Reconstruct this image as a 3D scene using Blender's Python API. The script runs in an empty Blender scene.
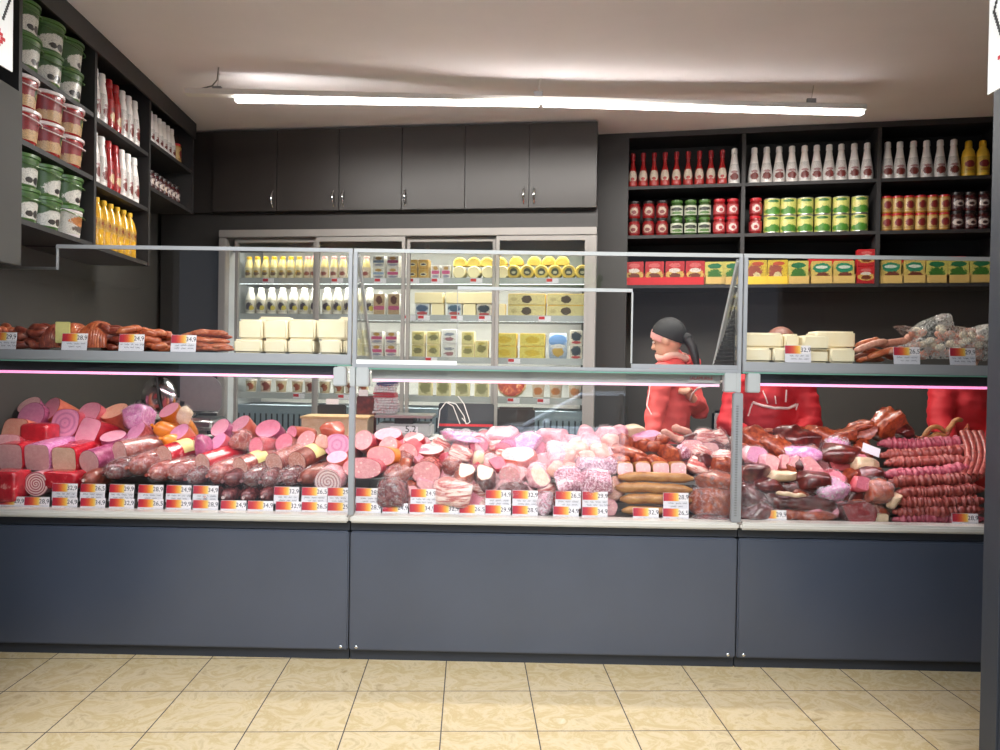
import bpy, bmesh, math, random
from mathutils import Vector, Matrix, Quaternion, noise
rnd = random.Random(7)
C = bpy.context.scene.collection
PI = math.pi
V = Vector

# ------------------------------------------------------------------ camera
F = 780.0
YAW, PITCH, ROLL = 0.013, 0.0115, 0.0155
CAM = V((0, -3.25, 1.25))
_f = V((-math.sin(YAW) * math.cos(PITCH), math.cos(YAW) * math.cos(PITCH), -math.sin(PITCH)))
_r0 = V((math.cos(YAW), math.sin(YAW), 0))
_u0 = _r0.cross(_f)
CR = _r0 * math.cos(ROLL) + _u0 * math.sin(ROLL)
CU = _u0 * math.cos(ROLL) - _r0 * math.sin(ROLL)
cam_d = bpy.data.cameras.new('camera'); cam = bpy.data.objects.new('camera', cam_d); C.objects.link(cam)
cam_d.sensor_width = 36; cam_d.lens = F / 1000 * 36; cam_d.clip_start = .02
cam.matrix_world = Matrix(((CR.x, CU.x, -_f.x, CAM.x), (CR.y, CU.y, -_f.y, CAM.y), (CR.z, CU.z, -_f.z, CAM.z), (0, 0, 0, 1)))
bpy.context.scene.camera = cam

def ray(px, py): return _f + CR * ((px - 500) / F) + CU * ((375 - py) / F)
def P(px, py, Y):
    d = ray(px, py); return CAM + d * ((Y - CAM.y) / d.y)
def PZ(px, py, z):
    d = ray(px, py); return CAM + d * ((z - CAM.z) / d.z)
def proj(p):
    q = V(p) - CAM; z = q.dot(_f)
    return 500 + F * q.dot(CR) / z, 375 - F * q.dot(CU) / z, z
class Frame:
    def __init__(s, x, y, a): s.o = V((x, y, 0)); s.a = a; s.U = V((math.cos(a), math.sin(a), 0)); s.N = V((-math.sin(a), math.cos(a), 0))
    def px(s, px, py, d=0.0):
        r = ray(px, py); t = (d - (CAM - s.o).dot(s.N)) / r.dot(s.N); p = CAM + r * t
        return V(((p - s.o).dot(s.U), d, p.z))
    def w(s, u, d, z): return s.o + s.U * u + s.N * d + V((0, 0, z))

# ------------------------------------------------------------------ materials
def lin(h):
    if isinstance(h, str):
        h = h.lstrip('#'); c = [int(h[i:i + 2], 16) / 255 for i in (0, 2, 4)]
    else: c = list(h)
    return tuple((x / 12.92 if x <= .04045 else ((x + .055) / 1.055) ** 2.4) for x in c) + (1,)
MATS = {}
class NT:
    def __init__(s, name):
        s.m = bpy.data.materials.new(name); s.m.use_nodes = True; s.t = s.m.node_tree; s.n = s.t.nodes; s.b = s.n['Principled BSDF']; s.out = s.n['Material Output']
    def new(s, ty, **kw):
        nd = s.n.new(ty)
        for k, v in kw.items():
            if k.startswith('i_'): nd.inputs[k[2:].replace('_', ' ')].default_value = v
            else: setattr(nd, k, v)
        return nd
    def link(s, a, b): s.t.links.new(a, b)
    def coord(s, kind='Object', scale=None):
        tc = s.new('ShaderNodeTexCoord')
        if scale is None: return tc.outputs[kind]
        mp = s.new('ShaderNodeMapping'); mp.inputs['Scale'].default_value = scale; s.link(tc.outputs[kind], mp.inputs[0]); return mp.outputs[0]
    def math(s, op, a, b=None):
        nd = s.new('ShaderNodeMath', operation=op)
        for i, x in enumerate((a, b)):
            if x is None: continue
            if isinstance(x, (int, float)): nd.inputs[i].default_value = x
            else: s.link(x, nd.inputs[i])
        return nd.outputs[0]
    def ramp(s, fac, stops, interp='LINEAR'):
        r = s.new('ShaderNodeValToRGB'); e = r.color_ramp; e.interpolation = interp
        while len(e.elements) > 1: e.elements.remove(e.elements[-1])
        e.elements[0].position = stops[0][0]; e.elements[0].color = lin(stops[0][1])
        for p, c in stops[1:]:
            x = e.elements.new(p); x.color = lin(c)
        s.link(fac, r.inputs[0]); return r.outputs[0]
    def noise(s, vec, scale, detail=3, rough=.6, dist=0):
        nz = s.new('ShaderNodeTexNoise'); nz.inputs['Scale'].default_value = scale; nz.inputs['Detail'].default_value = detail
        nz.inputs['Roughness'].default_value = rough; nz.inputs['Distortion'].default_value = dist
        s.link(vec, nz.inputs['Vector']); return nz.outputs[0]
    def rand_offset(s, vec):
        oi = s.new('ShaderNodeObjectInfo'); m = s.math('MULTIPLY', oi.outputs['Random'], 37.0)
        vm = s.new('ShaderNodeVectorMath', operation='ADD'); s.link(vec, vm.inputs[0]); s.link(m, vm.inputs[1]); return vm.outputs[0]
    def tint(s, col, amt):
        oi = s.new('ShaderNodeObjectInfo'); hs = s.new('ShaderNodeHueSaturation')
        v = s.math('ADD', s.math('MULTIPLY', oi.outputs['Random'], amt), 1 - amt / 2); s.link(v, hs.inputs['Value'])
        s.link(col, hs.inputs['Color']); return hs.outputs[0]
    def bump(s, h, strength=.3, dist=.003):
        b = s.new('ShaderNodeBump'); b.inputs['Strength'].default_value = strength; b.inputs['Distance'].default_value = dist
        s.link(h, b.inputs['Height']); s.link(b.outputs[0], s.b.inputs['Normal'])
def P_(nt, rough=.5, metal=0, spec=.5, coat=0, emis=None, es=0, sss=0):
    b = nt.b; b.inputs['Roughness'].default_value = rough; b.inputs['Metallic'].default_value = metal
    b.inputs['Specular IOR Level'].default_value = spec
    if coat: b.inputs['Coat Weight'].default_value = coat; b.inputs['Coat Roughness'].default_value = .12
    if emis: b.inputs['Emission Color'].default_value = lin(emis); b.inputs['Emission Strength'].default_value = es
def plain(name, c, rough=.5, metal=0, spec=.5, coat=0, emis=None, es=0, var=.06, tint=0, scale=18):
    nt = NT(name); P_(nt, rough, metal, spec, coat, emis, es)
    c0 = lin(c)[:3]
    n = nt.noise(nt.coord(), scale, 4)
    mx = nt.new('ShaderNodeMix', data_type='RGBA'); nt.link(n, mx.inputs[0])
    mx.inputs[6].default_value = tuple(x * (1 - var * 1.6) for x in c0) + (1,); mx.inputs[7].default_value = tuple(min(1, x * (1 + var * 1.6)) for x in c0) + (1,)
    col = mx.outputs[2]
    if tint: col = nt.tint(col, tint)
    nt.link(col, nt.b.inputs['Base Color']); MATS[name] = nt.m; return nt.m
def mottled(name, stops, scale=30, rough=.35, coat=.3, tint=.12, bump=.25, detail=4, stretch=(1, 1, 1), dist=0):
    nt = NT(name); P_(nt, rough, 0, .5, coat)
    n = nt.noise(nt.rand_offset(nt.coord('Object', stretch)), scale, detail, .65, dist)
    col = nt.ramp(n, stops)
    if tint: col = nt.tint(col, tint)
    nt.link(col, nt.b.inputs['Base Color'])
    if bump: nt.bump(n, bump)
    MATS[name] = nt.m; return nt.m
def glass_mat(name, tint, ior=1.5, rough=0.0):
    nt = NT(name); nt.n.remove(nt.b)
    tr = nt.new('ShaderNodeBsdfTransparent'); tr.inputs[0].default_value = lin(tint)
    gl = nt.new('ShaderNodeBsdfGlossy'); gl.inputs['Roughness'].default_value = rough; gl.inputs[0].default_value = (1, 1, 1, 1)
    fr = nt.new('ShaderNodeFresnel'); ge = nt.new('ShaderNodeNewGeometry')
    nt.link(nt.math('ADD', nt.math('MULTIPLY', ge.outputs['Backfacing'], 1 / ior - ior), ior), fr.inputs[0])
    mx = nt.new('ShaderNodeMixShader'); nt.link(fr.outputs[0], mx.inputs[0]); nt.link(tr.outputs[0], mx.inputs[1]); nt.link(gl.outputs[0], mx.inputs[2])
    nt.link(mx.outputs[0], nt.out.inputs[0]); MATS[name] = nt.m; return nt.m
def film_mat(name, lo, hi, tint='#ffffff', scale=40):
    nt = NT(name); P_(nt, .18, 0, .6); nt.b.inputs['Base Color'].default_value = lin(tint)
    n = nt.noise(nt.rand_offset(nt.coord()), scale, 4, .7, 1.5)
    f = nt.ramp(n, [(.42, (lo,) * 3), (.72, (hi,) * 3)])
    # ramp takes sRGB; mix factor follows
    tr = nt.new('ShaderNodeBsdfTransparent'); mx = nt.new('ShaderNodeMixShader')
    nt.link(f, mx.inputs[0]); nt.link(tr.outputs[0], mx.inputs[1]); nt.link(nt.b.outputs[0], mx.inputs[2]); nt.link(mx.outputs[0], nt.out.inputs[0])
    nt.bump(n, .6, .004); MATS[name] = nt.m; return nt.m
def gen_ramp(name, axis, stops, rough=.4, interp='CONSTANT', coat=.2):
    nt = NT(name); P_(nt, rough, 0, .5, coat)
    sx = nt.new('ShaderNodeSeparateXYZ'); nt.link(nt.coord('Generated'), sx.inputs[0])
    nt.link(nt.ramp(sx.outputs['XYZ'.index(axis)], stops, interp), nt.b.inputs['Base Color']); MATS[name] = nt.m; return nt.m
def blotch_label(name, base, blobs, rough=.45, noise_cols=None, nscale=9, coat=.2):
    """label art: ellipses (cx, cz, rx, rz, colour, noisy) over a base, in the label's own 0..1 box"""
    nt = NT(name); P_(nt, rough, 0, .5, coat)
    g = nt.coord('Generated'); sx = nt.new('ShaderNodeSeparateXYZ'); nt.link(g, sx.inputs[0])
    n = nt.noise(nt.rand_offset(nt.coord('Generated', (nscale, nscale, nscale))), 1, 5, .75, .8)
    if noise_cols: col = nt.ramp(n, noise_cols)
    else:
        rgb = nt.new('ShaderNodeRGB'); rgb.outputs[0].default_value = lin(base); col = rgb.outputs[0]
    for cx, cz, rx, rz, c, nz in blobs:
        a = nt.math('POWER', nt.math('DIVIDE', nt.math('SUBTRACT', sx.outputs[0], cx), rx), 2.0)
        b = nt.math('POWER', nt.math('DIVIDE', nt.math('SUBTRACT', sx.outputs[2], cz), rz), 2.0)
        d = nt.math('ADD', a, b)
        if nz: d = nt.math('ADD', d, nt.math('MULTIPLY', nt.math('SUBTRACT', n, .5), nz * 3.2))
        m = nt.math('LESS_THAN', d, 1.0)
        mx = nt.new('ShaderNodeMix', data_type='RGBA'); nt.link(m, mx.inputs[0]); nt.link(col, mx.inputs[6]); mx.inputs[7].default_value = lin(c); col = mx.outputs[2]
    fine = nt.noise(nt.rand_offset(nt.coord('Generated', (nscale * 2.6, nscale * 2.6, nscale * 3.4))), 1, 4, .8)
    dk = nt.new('ShaderNodeMix', data_type='RGBA', blend_type='MULTIPLY'); dk.inputs[0].default_value = 1
    nt.link(col, dk.inputs[6]); nt.link(nt.ramp(fine, [(.34, (.5,) * 3), (.5, (.86,) * 3), (.7, (.93,) * 3)]), dk.inputs[7]); col = dk.outputs[2]
    nt.link(col, nt.b.inputs['Base Color']); MATS[name] = nt.m; return nt.m

# ------------------------------------------------------------------ mesh builder
class MB:
    def __init__(s): s.v = []; s.f = []
    def add(s, vs, fs):
        o = len(s.v); s.v += [tuple(v) for v in vs]; s.f += [tuple(i + o for i in f) for f in fs]; return s
    def box(s, c, d, rz=0, ry=0, rx=0):
        R = Matrix.Rotation(rz, 3, 'Z') @ Matrix.Rotation(ry, 3, 'Y') @ Matrix.Rotation(rx, 3, 'X')
        vs = [V(c) + R @ V((x * d[0] / 2, y * d[1] / 2, z * d[2] / 2)) for z in (-1, 1) for y in (-1, 1) for x in (-1, 1)]
        return s.add(vs, [(0, 2, 3, 1), (4, 5, 7, 6), (0, 1, 5, 4), (2, 6, 7, 3), (0, 4, 6, 2), (1, 3, 7, 5)])
    def b2(s, x0, x1, y0, y1, z0, z1): return s.box(((x0 + x1) / 2, (y0 + y1) / 2, (z0 + z1) / 2), (abs(x1 - x0), abs(y1 - y0), abs(z1 - z0)))
    def lathe(s, prof, seg=20, a0=0, a1=2 * PI, o=(0, 0, 0), sx=1, sy=1):
        full = abs(a1 - a0 - 2 * PI) < 1e-6; n = seg if full else seg + 1
        vs = []; fs = []
        for r, z in prof:
            for k in range(n):
                a = a0 + (a1 - a0) * k / seg
                vs.append((o[0] + r * sx * math.cos(a), o[1] + r * sy * math.sin(a), o[2] + z))
        for i in range(len(prof) - 1):
            for k in range(seg):
                k2 = (k + 1) % n
                fs.append((i * n + k, i * n + k2, (i + 1) * n + k2, (i + 1) * n + k))
        if full:
            if prof[0][0] > 1e-5: fs.append(tuple(range(n - 1, -1, -1)))
            if prof[-1][0] > 1e-5: fs.append(tuple((len(prof) - 1) * n + k for k in range(n)))
        return s.add(vs, fs)
    def tube(s, pts, r, seg=8, cap=True, flat=1.0):
        pts = [V(p) for p in pts]; n = len(pts); rs = r if isinstance(r, (list, tuple)) else [r] * n
        vs = []; fs = []; up = V((0, 0, 1)); prev = None
        for i, p in enumerate(pts):
            t = (pts[min(i + 1, n - 1)] - pts[max(i - 1, 0)])
            if t.length < 1e-9: t = V((1, 0, 0))
            t.normalize()
            if prev is None:
                a = t.cross(up)
                if a.length < 1e-3: a = t.cross(V((0, 1, 0)))
                a.normalize()
            else:
                a = prev - t * prev.dot(t)
                if a.length < 1e-6: a = t.cross(up)
                a.normalize()
            prev = a; b = a.cross(t)
            for k in range(seg):
                w = 2 * PI * k / seg
                vs.append(p + a * math.cos(w) * rs[i] + b * math.sin(w) * rs[i] * flat)
        for i in range(n - 1):
            for k in range(seg):
                k2 = (k + 1) % seg; fs.append((i * seg + k, i * seg + k2, (i + 1) * seg + k2, (i + 1) * seg + k))
        if cap: fs.append(tuple(range(seg - 1, -1, -1))); fs.append(tuple((n - 1) * seg + k for k in range(seg)))
        return s.add(vs, fs)
    def poly(s, pts): return s.add(pts, [tuple(range(len(pts)))])
    def prism(s, pts, off):
        n = len(pts); vs = [V(p) for p in pts] + [V(p) + V(off) for p in pts]
        return s.add(vs, [tuple(range(n - 1, -1, -1)), tuple(range(n, 2 * n))] + [(i, (i + 1) % n, n + (i + 1) % n, n + i) for i in range(n)])
    def ellipsoid(s, c, r, seg=14, ring=9, R=None):
        vs = []; fs = []
        for i in range(ring + 1):
            th = PI * i / ring
            for k in range(seg):
                a = 2 * PI * k / seg; p = V((math.sin(th) * math.cos(a) * r[0], math.sin(th) * math.sin(a) * r[1], math.cos(th) * r[2]))
                if R: p = R @ p
                vs.append(V(c) + p)
        for i in range(ring):
            for k in range(seg):
                k2 = (k + 1) % seg; fs.append((i * seg + k, (i + 1) * seg + k, (i + 1) * seg + k2, i * seg + k2))
        return s.add(vs, fs)
    def mesh(s, name, m, smooth=True, bevel=0, bseg=2, subsurf=0, sharp=40, jitter=None):
        bm = bmesh.new(); vs = [bm.verts.new(v) for v in s.v]
        for f in s.f:
            try: bm.faces.new([vs[i] for i in f])
            except ValueError: pass
        bmesh.ops.remove_doubles(bm, verts=bm.verts, dist=1e-6)
        bmesh.ops.recalc_face_normals(bm, faces=bm.faces)
        if bevel:
            es = [e for e in bm.edges if len(e.link_faces) == 2 and e.calc_face_angle(0) > .5]
            bmesh.ops.bevel(bm, geom=es, offset=bevel, segments=bseg, affect='EDGES', clamp_overlap=True)
        if subsurf: bmesh.ops.subdivide_edges(bm, edges=bm.edges, cuts=subsurf, use_grid_fill=True)
        if jitter:
            for v in bm.verts: v.co = jitter(v.co)
        me = bpy.data.meshes.new(name); bm.to_mesh(me); bm.free()
        if m: me.materials.append(MATS[m] if isinstance(m, str) else m)
        if smooth:
            for p in me.polygons: p.use_smooth = True
            me.set_sharp_from_angle(angle=math.radians(sharp))
        return me
    def obj(s, name, m, parent=None, **kw):
        o = bpy.data.objects.new(name, s.mesh(name, m, **kw)); C.objects.link(o)
        if parent: o.parent = parent
        return o
def mobj(name, me, parent=None):
    o = bpy.data.objects.new(name, me); C.objects.link(o)
    if parent: o.parent = parent
    return o
def empty(name, loc=(0, 0, 0), rz=0):
    o = bpy.data.objects.new(name, None); o.empty_display_size = .05; C.objects.link(o); o.location = loc; o.rotation_euler = (0, 0, rz); return o
def dup(o, parent=None):
    c = o.copy(); C.objects.link(c)
    if parent: c.parent = parent
    for ch in o.children: dup(ch, c)
    return c
def struct(o): o['kind'] = 'structure'; return o

# ------------------------------------------------------------------ labels
REG = []
ORD = ['', 'first', 'second', 'third', 'fourth', 'fifth', 'sixth', 'seventh', 'eighth', 'ninth', 'tenth', 'eleventh', 'twelfth', 'thirteenth', 'fourteenth',
       'fifteenth', 'sixteenth', 'seventeenth', 'eighteenth', 'nineteenth', 'twentieth', 'twenty-first', 'twenty-second', 'twenty-third', 'twenty-fourth',
       'twenty-fifth', 'twenty-sixth', 'twenty-seventh', 'twenty-eighth', 'twenty-ninth', 'thirtieth']
def reg(o, desc, place, cat, group=None, at=None):
    o['category'] = cat
    if group: o['group'] = group
    REG.append((o, desc, place, at)); return o
def finish_labels():
    d = {}
    for r in REG: d.setdefault((r[1], r[2]), []).append(r)
    for (desc, place), rs in d.items():
        if len(rs) == 1: rs[0][0]['label'] = (desc + ' ' + place).strip(); continue
        rs.sort(key=lambda r: proj(V(r[3]) if r[3] is not None else r[0].location)[0])
        for i, r in enumerate(rs):
            if len(rs) == 2: r[0]['label'] = '%s of two: %s %s' % (('left-hand', 'right-hand')[i], desc, place)
            else: r[0]['label'] = '%s %s from the left %s' % (ORD[i + 1] if i + 1 < len(ORD) else 'last', desc, place)
def check_labels():
    for r in REG:
        n = len(r[0].get('label', '').replace(',', ' ').split())
        if n > 16 or n < 4: print('LABELLEN', n, r[0]['label'])
def text_mesh(txt, size, name):
    cu = bpy.data.curves.new(name, 'FONT'); cu.body = txt; cu.size = size; cu.align_x = 'CENTER'; cu.align_y = 'CENTER'; cu.extrude = .0003
    o = bpy.data.objects.new(name, cu); C.objects.link(o)
    dg = bpy.context.evaluated_depsgraph_get(); me = bpy.data.meshes.new_from_object(o.evaluated_get(dg)); me.name = name
    bpy.data.objects.remove(o); bpy.data.curves.remove(cu); return me
K_CEIL, K_CASE, K_FR, K_SKY, K_EXP = 90, 2.8, 8.5, 3.5, 0.0
K_FRONT, K_SUN = 40, 12
# ------------------------------------------------------------------ material library
plain('dark_panel', '#302e2d', .55, var=.05)
plain('dark_wall', '#413f3c', .7, var=.06, scale=3)
plain('dark_shelf', '#2b2929', .6, var=.05)
plain('shelf_inside', '#232223', .7, var=.05)
plain('cabinet_dark', '#302c2a', .42, var=.06, scale=6)
plain('steel', '#b9b9b8', .28, 1.0, var=.05)
plain('brushed_steel', '#858584', .42, .9, var=.08, scale=30)
plain('alu', '#999b9e', .5, .35, var=.03)
plain('clamp_grey', '#a9acac', .5, .05, var=.03)
plain('white_paint', '#ecebe6', .4, var=.02)
plain('ledge_white', '#c9c5bd', .35, var=.02)
plain('black_plastic', '#161616', .45, var=.08)
plain('chrome', '#dddddd', .12, 1.0, var=.02)
plain('rubber_black', '#0c0c0d', .7)
plain('led_white', '#ffffff', .4, emis='#fff8f2', es=18.0)
plain('led_pink', '#ffd0e8', .4, emis='#ff86c8', es=1.25)
plain('led_pink_soft', '#ffd0e8', .4, emis='#ff9fc4', es=.5)
plain('fridge_alu', '#8f8b87', .45, .3, var=.03)
plain('led_cool', '#ffffff', .4, emis='#f4fbff', es=6.0)
plain('glass_edge', '#6f9c8d', .2, 0, .6)
glass_mat('glass_clear', '#fcfcfb', 1.5)
glass_mat('glass_door', '#f4f6f5', 1.35)
film_mat('film_clear', .02, .54)
film_mat('film_white', .30, .92, '#f6eef4')
film_mat('film_bag', .42, .85, '#f4f1ea', 60)
plain('paper_white', '#e2dfe6', .6, var=.02)
plain('ink', '#2b2638', .7)
plain('ink_red', '#c22a33', .6)
gen_ramp('tag_gradient', 'X', [(0, '#a81f3e'), (.18, '#c32b35'), (.34, '#e0603a'), (.48, '#f0a53c'), (.58, '#f6d06a'), (.66, '#f5eff2'), (1, '#f5eff2')], .5, 'LINEAR')
# painted grey counter
nt = NT('counter_grey'); P_(nt, .34, 0, .9, .0); n = nt.noise(nt.coord(), 2.2, 5)
nt.link(nt.ramp(n, [(.3, '#3b4250'), (.7, '#414857')]), nt.b.inputs['Base Color'])
n2 = nt.noise(nt.coord(), 9, 4); nt.link(nt.ramp(n2, [(.3, (.58,) * 3), (.7, (.63,) * 3)]), nt.b.inputs['Roughness']); MATS['counter_grey'] = nt.m
plain('counter_dark', '#2a2e36', .5)
# ceiling
nt = NT('ceiling_plaster'); P_(nt, .9, 0, .2); n = nt.noise(nt.coord(), 1.3, 5); nt.link(nt.ramp(n, [(.3, '#e2dfe2'), (.7, '#ebe7ea')]), nt.b.inputs['Base Color'])
nt.bump(nt.noise(nt.coord(), 60, 3), .08); MATS['ceiling_plaster'] = nt.m
# floor tiles
nt = NT('floor_tiles'); P_(nt, .3, 0, .5)
TILE, TROT = .33, math.radians(3.0)
p0 = PZ(446, 667, 0); p1 = PZ(500, 691, 0)
cr, sr = math.cos(TROT), math.sin(TROT)
tx = cr * p0.x + sr * p0.y; ty = -sr * p1.x + cr * p1.y
tc = nt.coord('Object'); mp = nt.new('ShaderNodeMapping', vector_type='POINT'); mp.inputs['Rotation'].default_value = (0, 0, -TROT); nt.link(tc, mp.inputs[0])
mp2 = nt.new('ShaderNodeMapping'); mp2.inputs['Location'].default_value = (-tx / TILE, -ty / TILE, 0); mp2.inputs['Scale'].default_value = (1 / TILE,) * 3; nt.link(mp.outputs[0], mp2.inputs[0])
sx = nt.new('ShaderNodeSeparateXYZ'); nt.link(mp2.outputs[0], sx.inputs[0])
def grout(o): return nt.math('ABSOLUTE', nt.math('SUBTRACT', nt.math('FRACT', nt.math('ADD', o, .5)), .5))
g = nt.math('MINIMUM', grout(sx.outputs[0]), grout(sx.outputs[1])); gm = nt.math('LESS_THAN', g, .0065)
fl = nt.new('ShaderNodeVectorMath', operation='FLOOR'); nt.link(mp2.outputs[0], fl.inputs[0])
wn = nt.new('ShaderNodeTexWhiteNoise'); nt.link(fl.outputs[0], wn.inputs[0])
va = nt.new('ShaderNodeVectorMath', operation='ADD'); nt.link(mp2.outputs[0], va.inputs[0])
vs_ = nt.new('ShaderNodeVectorMath', operation='SCALE'); nt.link(wn.outputs['Color'], vs_.inputs[0]); vs_.inputs['Scale'].default_value = 9; nt.link(vs_.outputs[0], va.inputs[1])
n = nt.noise(va.outputs[0], 2.6, 7, .68, 1.6)
col = nt.ramp(n, [(.26, '#b0986c'), (.46, '#d8c39c'), (.58, '#c8af80'), (.78, '#e2d5b5')])
mx = nt.new('ShaderNodeMix', data_type='RGBA'); nt.link(gm, mx.inputs[0]); nt.link(col, mx.inputs[6]); mx.inputs[7].default_value = lin('#57504a'); nt.link(mx.outputs[2], nt.b.inputs['Base Color'])
rr = nt.ramp(n, [(.3, (.5,) * 3), (.7, (.36,) * 3)]); nt.link(rr, nt.b.inputs['Roughness']); MATS['floor_tiles'] = nt.m

# meat: cut faces
def face(name, a, b, spots=None, rough=.38):
    nt = NT(name); P_(nt, rough, 0, .5, .15); co = nt.rand_offset(nt.coord()); n = nt.noise(co, 60, 3)
    col = nt.ramp(n, [(.35, a), (.7, b)])
    if spots:
        vo = nt.new('ShaderNodeTexVoronoi'); vo.inputs['Scale'].default_value = spots[1]; nt.link(co, vo.inputs['Vector'])
        m = nt.math('LESS_THAN', vo.outputs['Distance'], spots[2]); mx = nt.new('ShaderNodeMix', data_type='RGBA'); nt.link(m, mx.inputs[0]); nt.link(col, mx.inputs[6]); mx.inputs[7].default_value = lin(spots[0]); col = mx.outputs[2]
    nt.link(nt.tint(col, .12), nt.b.inputs['Base Color']); MATS[name] = nt.m
face('f_pink', '#ef9fb6', '#f4b3c2'); face('f_mauve', '#d88ab2', '#e3a0c0'); face('f_peach', '#f0a98f', '#f5bda2')
face('f_pale', '#e0a0a4', '#ecb8b6', ('#f4d2cc', 60, .18)); face('f_hot', '#e8859f', '#f09ab0'); face('f_grey', '#cc9c9c', '#d8aeaa'); face('f_beige', '#d2b29a', '#dfc5ac')
face('f_ham', '#e0949a', '#eab0ae', ('#f3cfc9', 45, .22)); face('f_salami', '#bd7f70', '#cc9282', ('#ead0c2', 190, .33)); face('f_brown', '#cd9a8e', '#d9ada0', ('#e6c4b6', 120, .3))
face('f_dark', '#7d2b30', '#94383c', ('#a85a58', 40, .2)); face('f_white', '#e0c0a8', '#ecd4c0'); face('f_rose', '#cc6b80', '#d97f90')
def ringface(name, base, dark, k, spiral):
    nt = NT(name); P_(nt, .4, 0, .5, .15); sx = nt.new('ShaderNodeSeparateXYZ'); nt.link(nt.coord(), sx.inputs[0])
    r = nt.math('SQRT', nt.math('ADD', nt.math('POWER', sx.outputs[0], 2.0), nt.math('POWER', sx.outputs[2], 2.0)))
    v = nt.math('MULTIPLY', r, k)
    if spiral: v = nt.math('ADD', v, nt.math('DIVIDE', nt.math('ARCTAN2', sx.outputs[2], sx.outputs[0]), 2 * PI))
    v = nt.math('ADD', v, nt.math('MULTIPLY', nt.noise(nt.coord(), 50, 2), .35))
    nt.link(nt.ramp(nt.math('FRACT', v), [(0, dark), (.3, dark), (.45, base), (.9, base), (1, dark)]), nt.b.inputs['Base Color']); MATS[name] = nt.m
ringface('f_spiral', '#f2d5cf', '#b0455a', 95, True); ringface('f_ring', '#e79fbe', '#cf86ab', 42, False); ringface('f_roll', '#ead0cb', '#b98287', 75, True)
# casings
mottled('c_red', [(.3, '#8f1420'), (.6, '#b81f2c'), (.85, '#d2474c')], 22, .28, .5)
mottled('c_redfilm', [(.35, '#a11725'), (.6, '#c42533'), (.72, '#f0a5a2')], 26, .22, .6)
mottled('c_orange', [(.3, '#d2711c'), (.7, '#eb9334')], 20, .32, .4)
mottled('c_salmon', [(.3, '#b9503f'), (.7, '#d97a5e')], 22, .3, .5)
mottled('c_pinkred', [(.3, '#b2394a'), (.7, '#d0606a')], 22, .3, .5)
mottled('c_purple', [(.3, '#8e3a5c'), (.6, '#b05a80'), (.85, '#d9a0bd')], 30, .25, .6)
mottled('c_brown', [(.3, '#5a231a'), (.6, '#8a4030'), (.85, '#b37258')], 38, .35, .4)
mottled('c_marble', [(.3, '#6e2a28'), (.5, '#94443c'), (.62, '#b0685c'), (.74, '#e6c4b6')], 42, .25, .6, dist=1)
mottled('c_net', [(.35, '#7a1f26'), (.5, '#a03a3c'), (.6, '#c97a72')], 120, .4, .4)
mottled('c_tan', [(.3, '#8a5528'), (.6, '#b58147'), (.85, '#d3ab74')], 18, .45, .2, stretch=(1, 1, 3))
mottled('c_smoke', [(.25, '#3f120b'), (.42, '#7d2d18'), (.6, '#a84c28'), (.78, '#c87340'), (.9, '#dca06a')], 44, .35, .4, bump=.5)
mottled('c_deep', [(.25, '#2c0b0c'), (.5, '#551a18'), (.7, '#7a2b24'), (.9, '#a34a3a')], 30, .3, .5, bump=.5)
mottled('c_pale', [(.3, '#c48478'), (.55, '#d8a290'), (.85, '#e8c4b2')], 34, .4, .3)
mottled('c_palepink', [(.3, '#c67482'), (.5, '#dc9aa2'), (.7, '#ecbfc0'), (.85, '#f5dad6')], 34, .35, .4, dist=1)
mottled('c_fat', [(.3, '#cfae8a'), (.7, '#e6d0b2')], 20, .4, .3)
mottled('c_bacon', [(.34, '#a33f3a'), (.46, '#c8706a'), (.56, '#efd3c8'), (.7, '#f4e3d8')], 26, .35, .4, stretch=(.4, .4, 3.0), dist=.6)
mottled('c_speck', [(.35, '#7c3346'), (.5, '#b9788c'), (.6, '#e2bcc8'), (.75, '#f3e3e8')], 110, .28, .6)
mottled('c_rope', [(.25, '#5c1c1c'), (.5, '#8d3a34'), (.7, '#a85a4a'), (.88, '#c98872')], 60, .42, .25, bump=.6)
mottled('c_rope_pink', [(.25, '#7c2a3c'), (.5, '#a8485a'), (.7, '#be6670'), (.88, '#d89a98')], 60, .42, .25, bump=.6)
mottled('c_darkroll', [(.3, '#3f161a'), (.55, '#6a2f2f'), (.7, '#8f544e'), (.85, '#b98d84')], 60, .25, .6)
mottled('c_link', [(.25, '#6e2a18'), (.5, '#b2522e'), (.75, '#d88a5c')], 40, .35, .4)
mottled('c_link_dark', [(.25, '#481a12'), (.5, '#823426'), (.75, '#b4664a')], 40, .35, .4)
mottled('c_link_light', [(.25, '#8f3a20'), (.5, '#bb5f38'), (.75, '#d68d60')], 40, .4, .3)
mottled('c_cured', [(.25, '#a8604a'), (.5, '#cc8a72'), (.75, '#e2b49c')], 40, .5, .15)
mottled('c_mold', [(.3, '#cdb99c'), (.5, '#e6d8bc'), (.8, '#f6eedc')], 40, .6, .1)
mottled('c_violet', [(.3, '#b765a0'), (.5, '#d890c0'), (.75, '#f2cfe4')], 40, .25, .6, dist=1.5)
mottled('cheese', [(.3, '#fbeac2'), (.7, '#fff4d6')], 12, .5, .15, tint=.06, bump=.08)
plain('cheese_yellow', '#f0cf62', .45, var=.05, tint=.1); plain('cheese_cream', '#f2e2b4', .5, var=.04, tint=.08)
plain('string', '#d9c9a4', .8)
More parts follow.
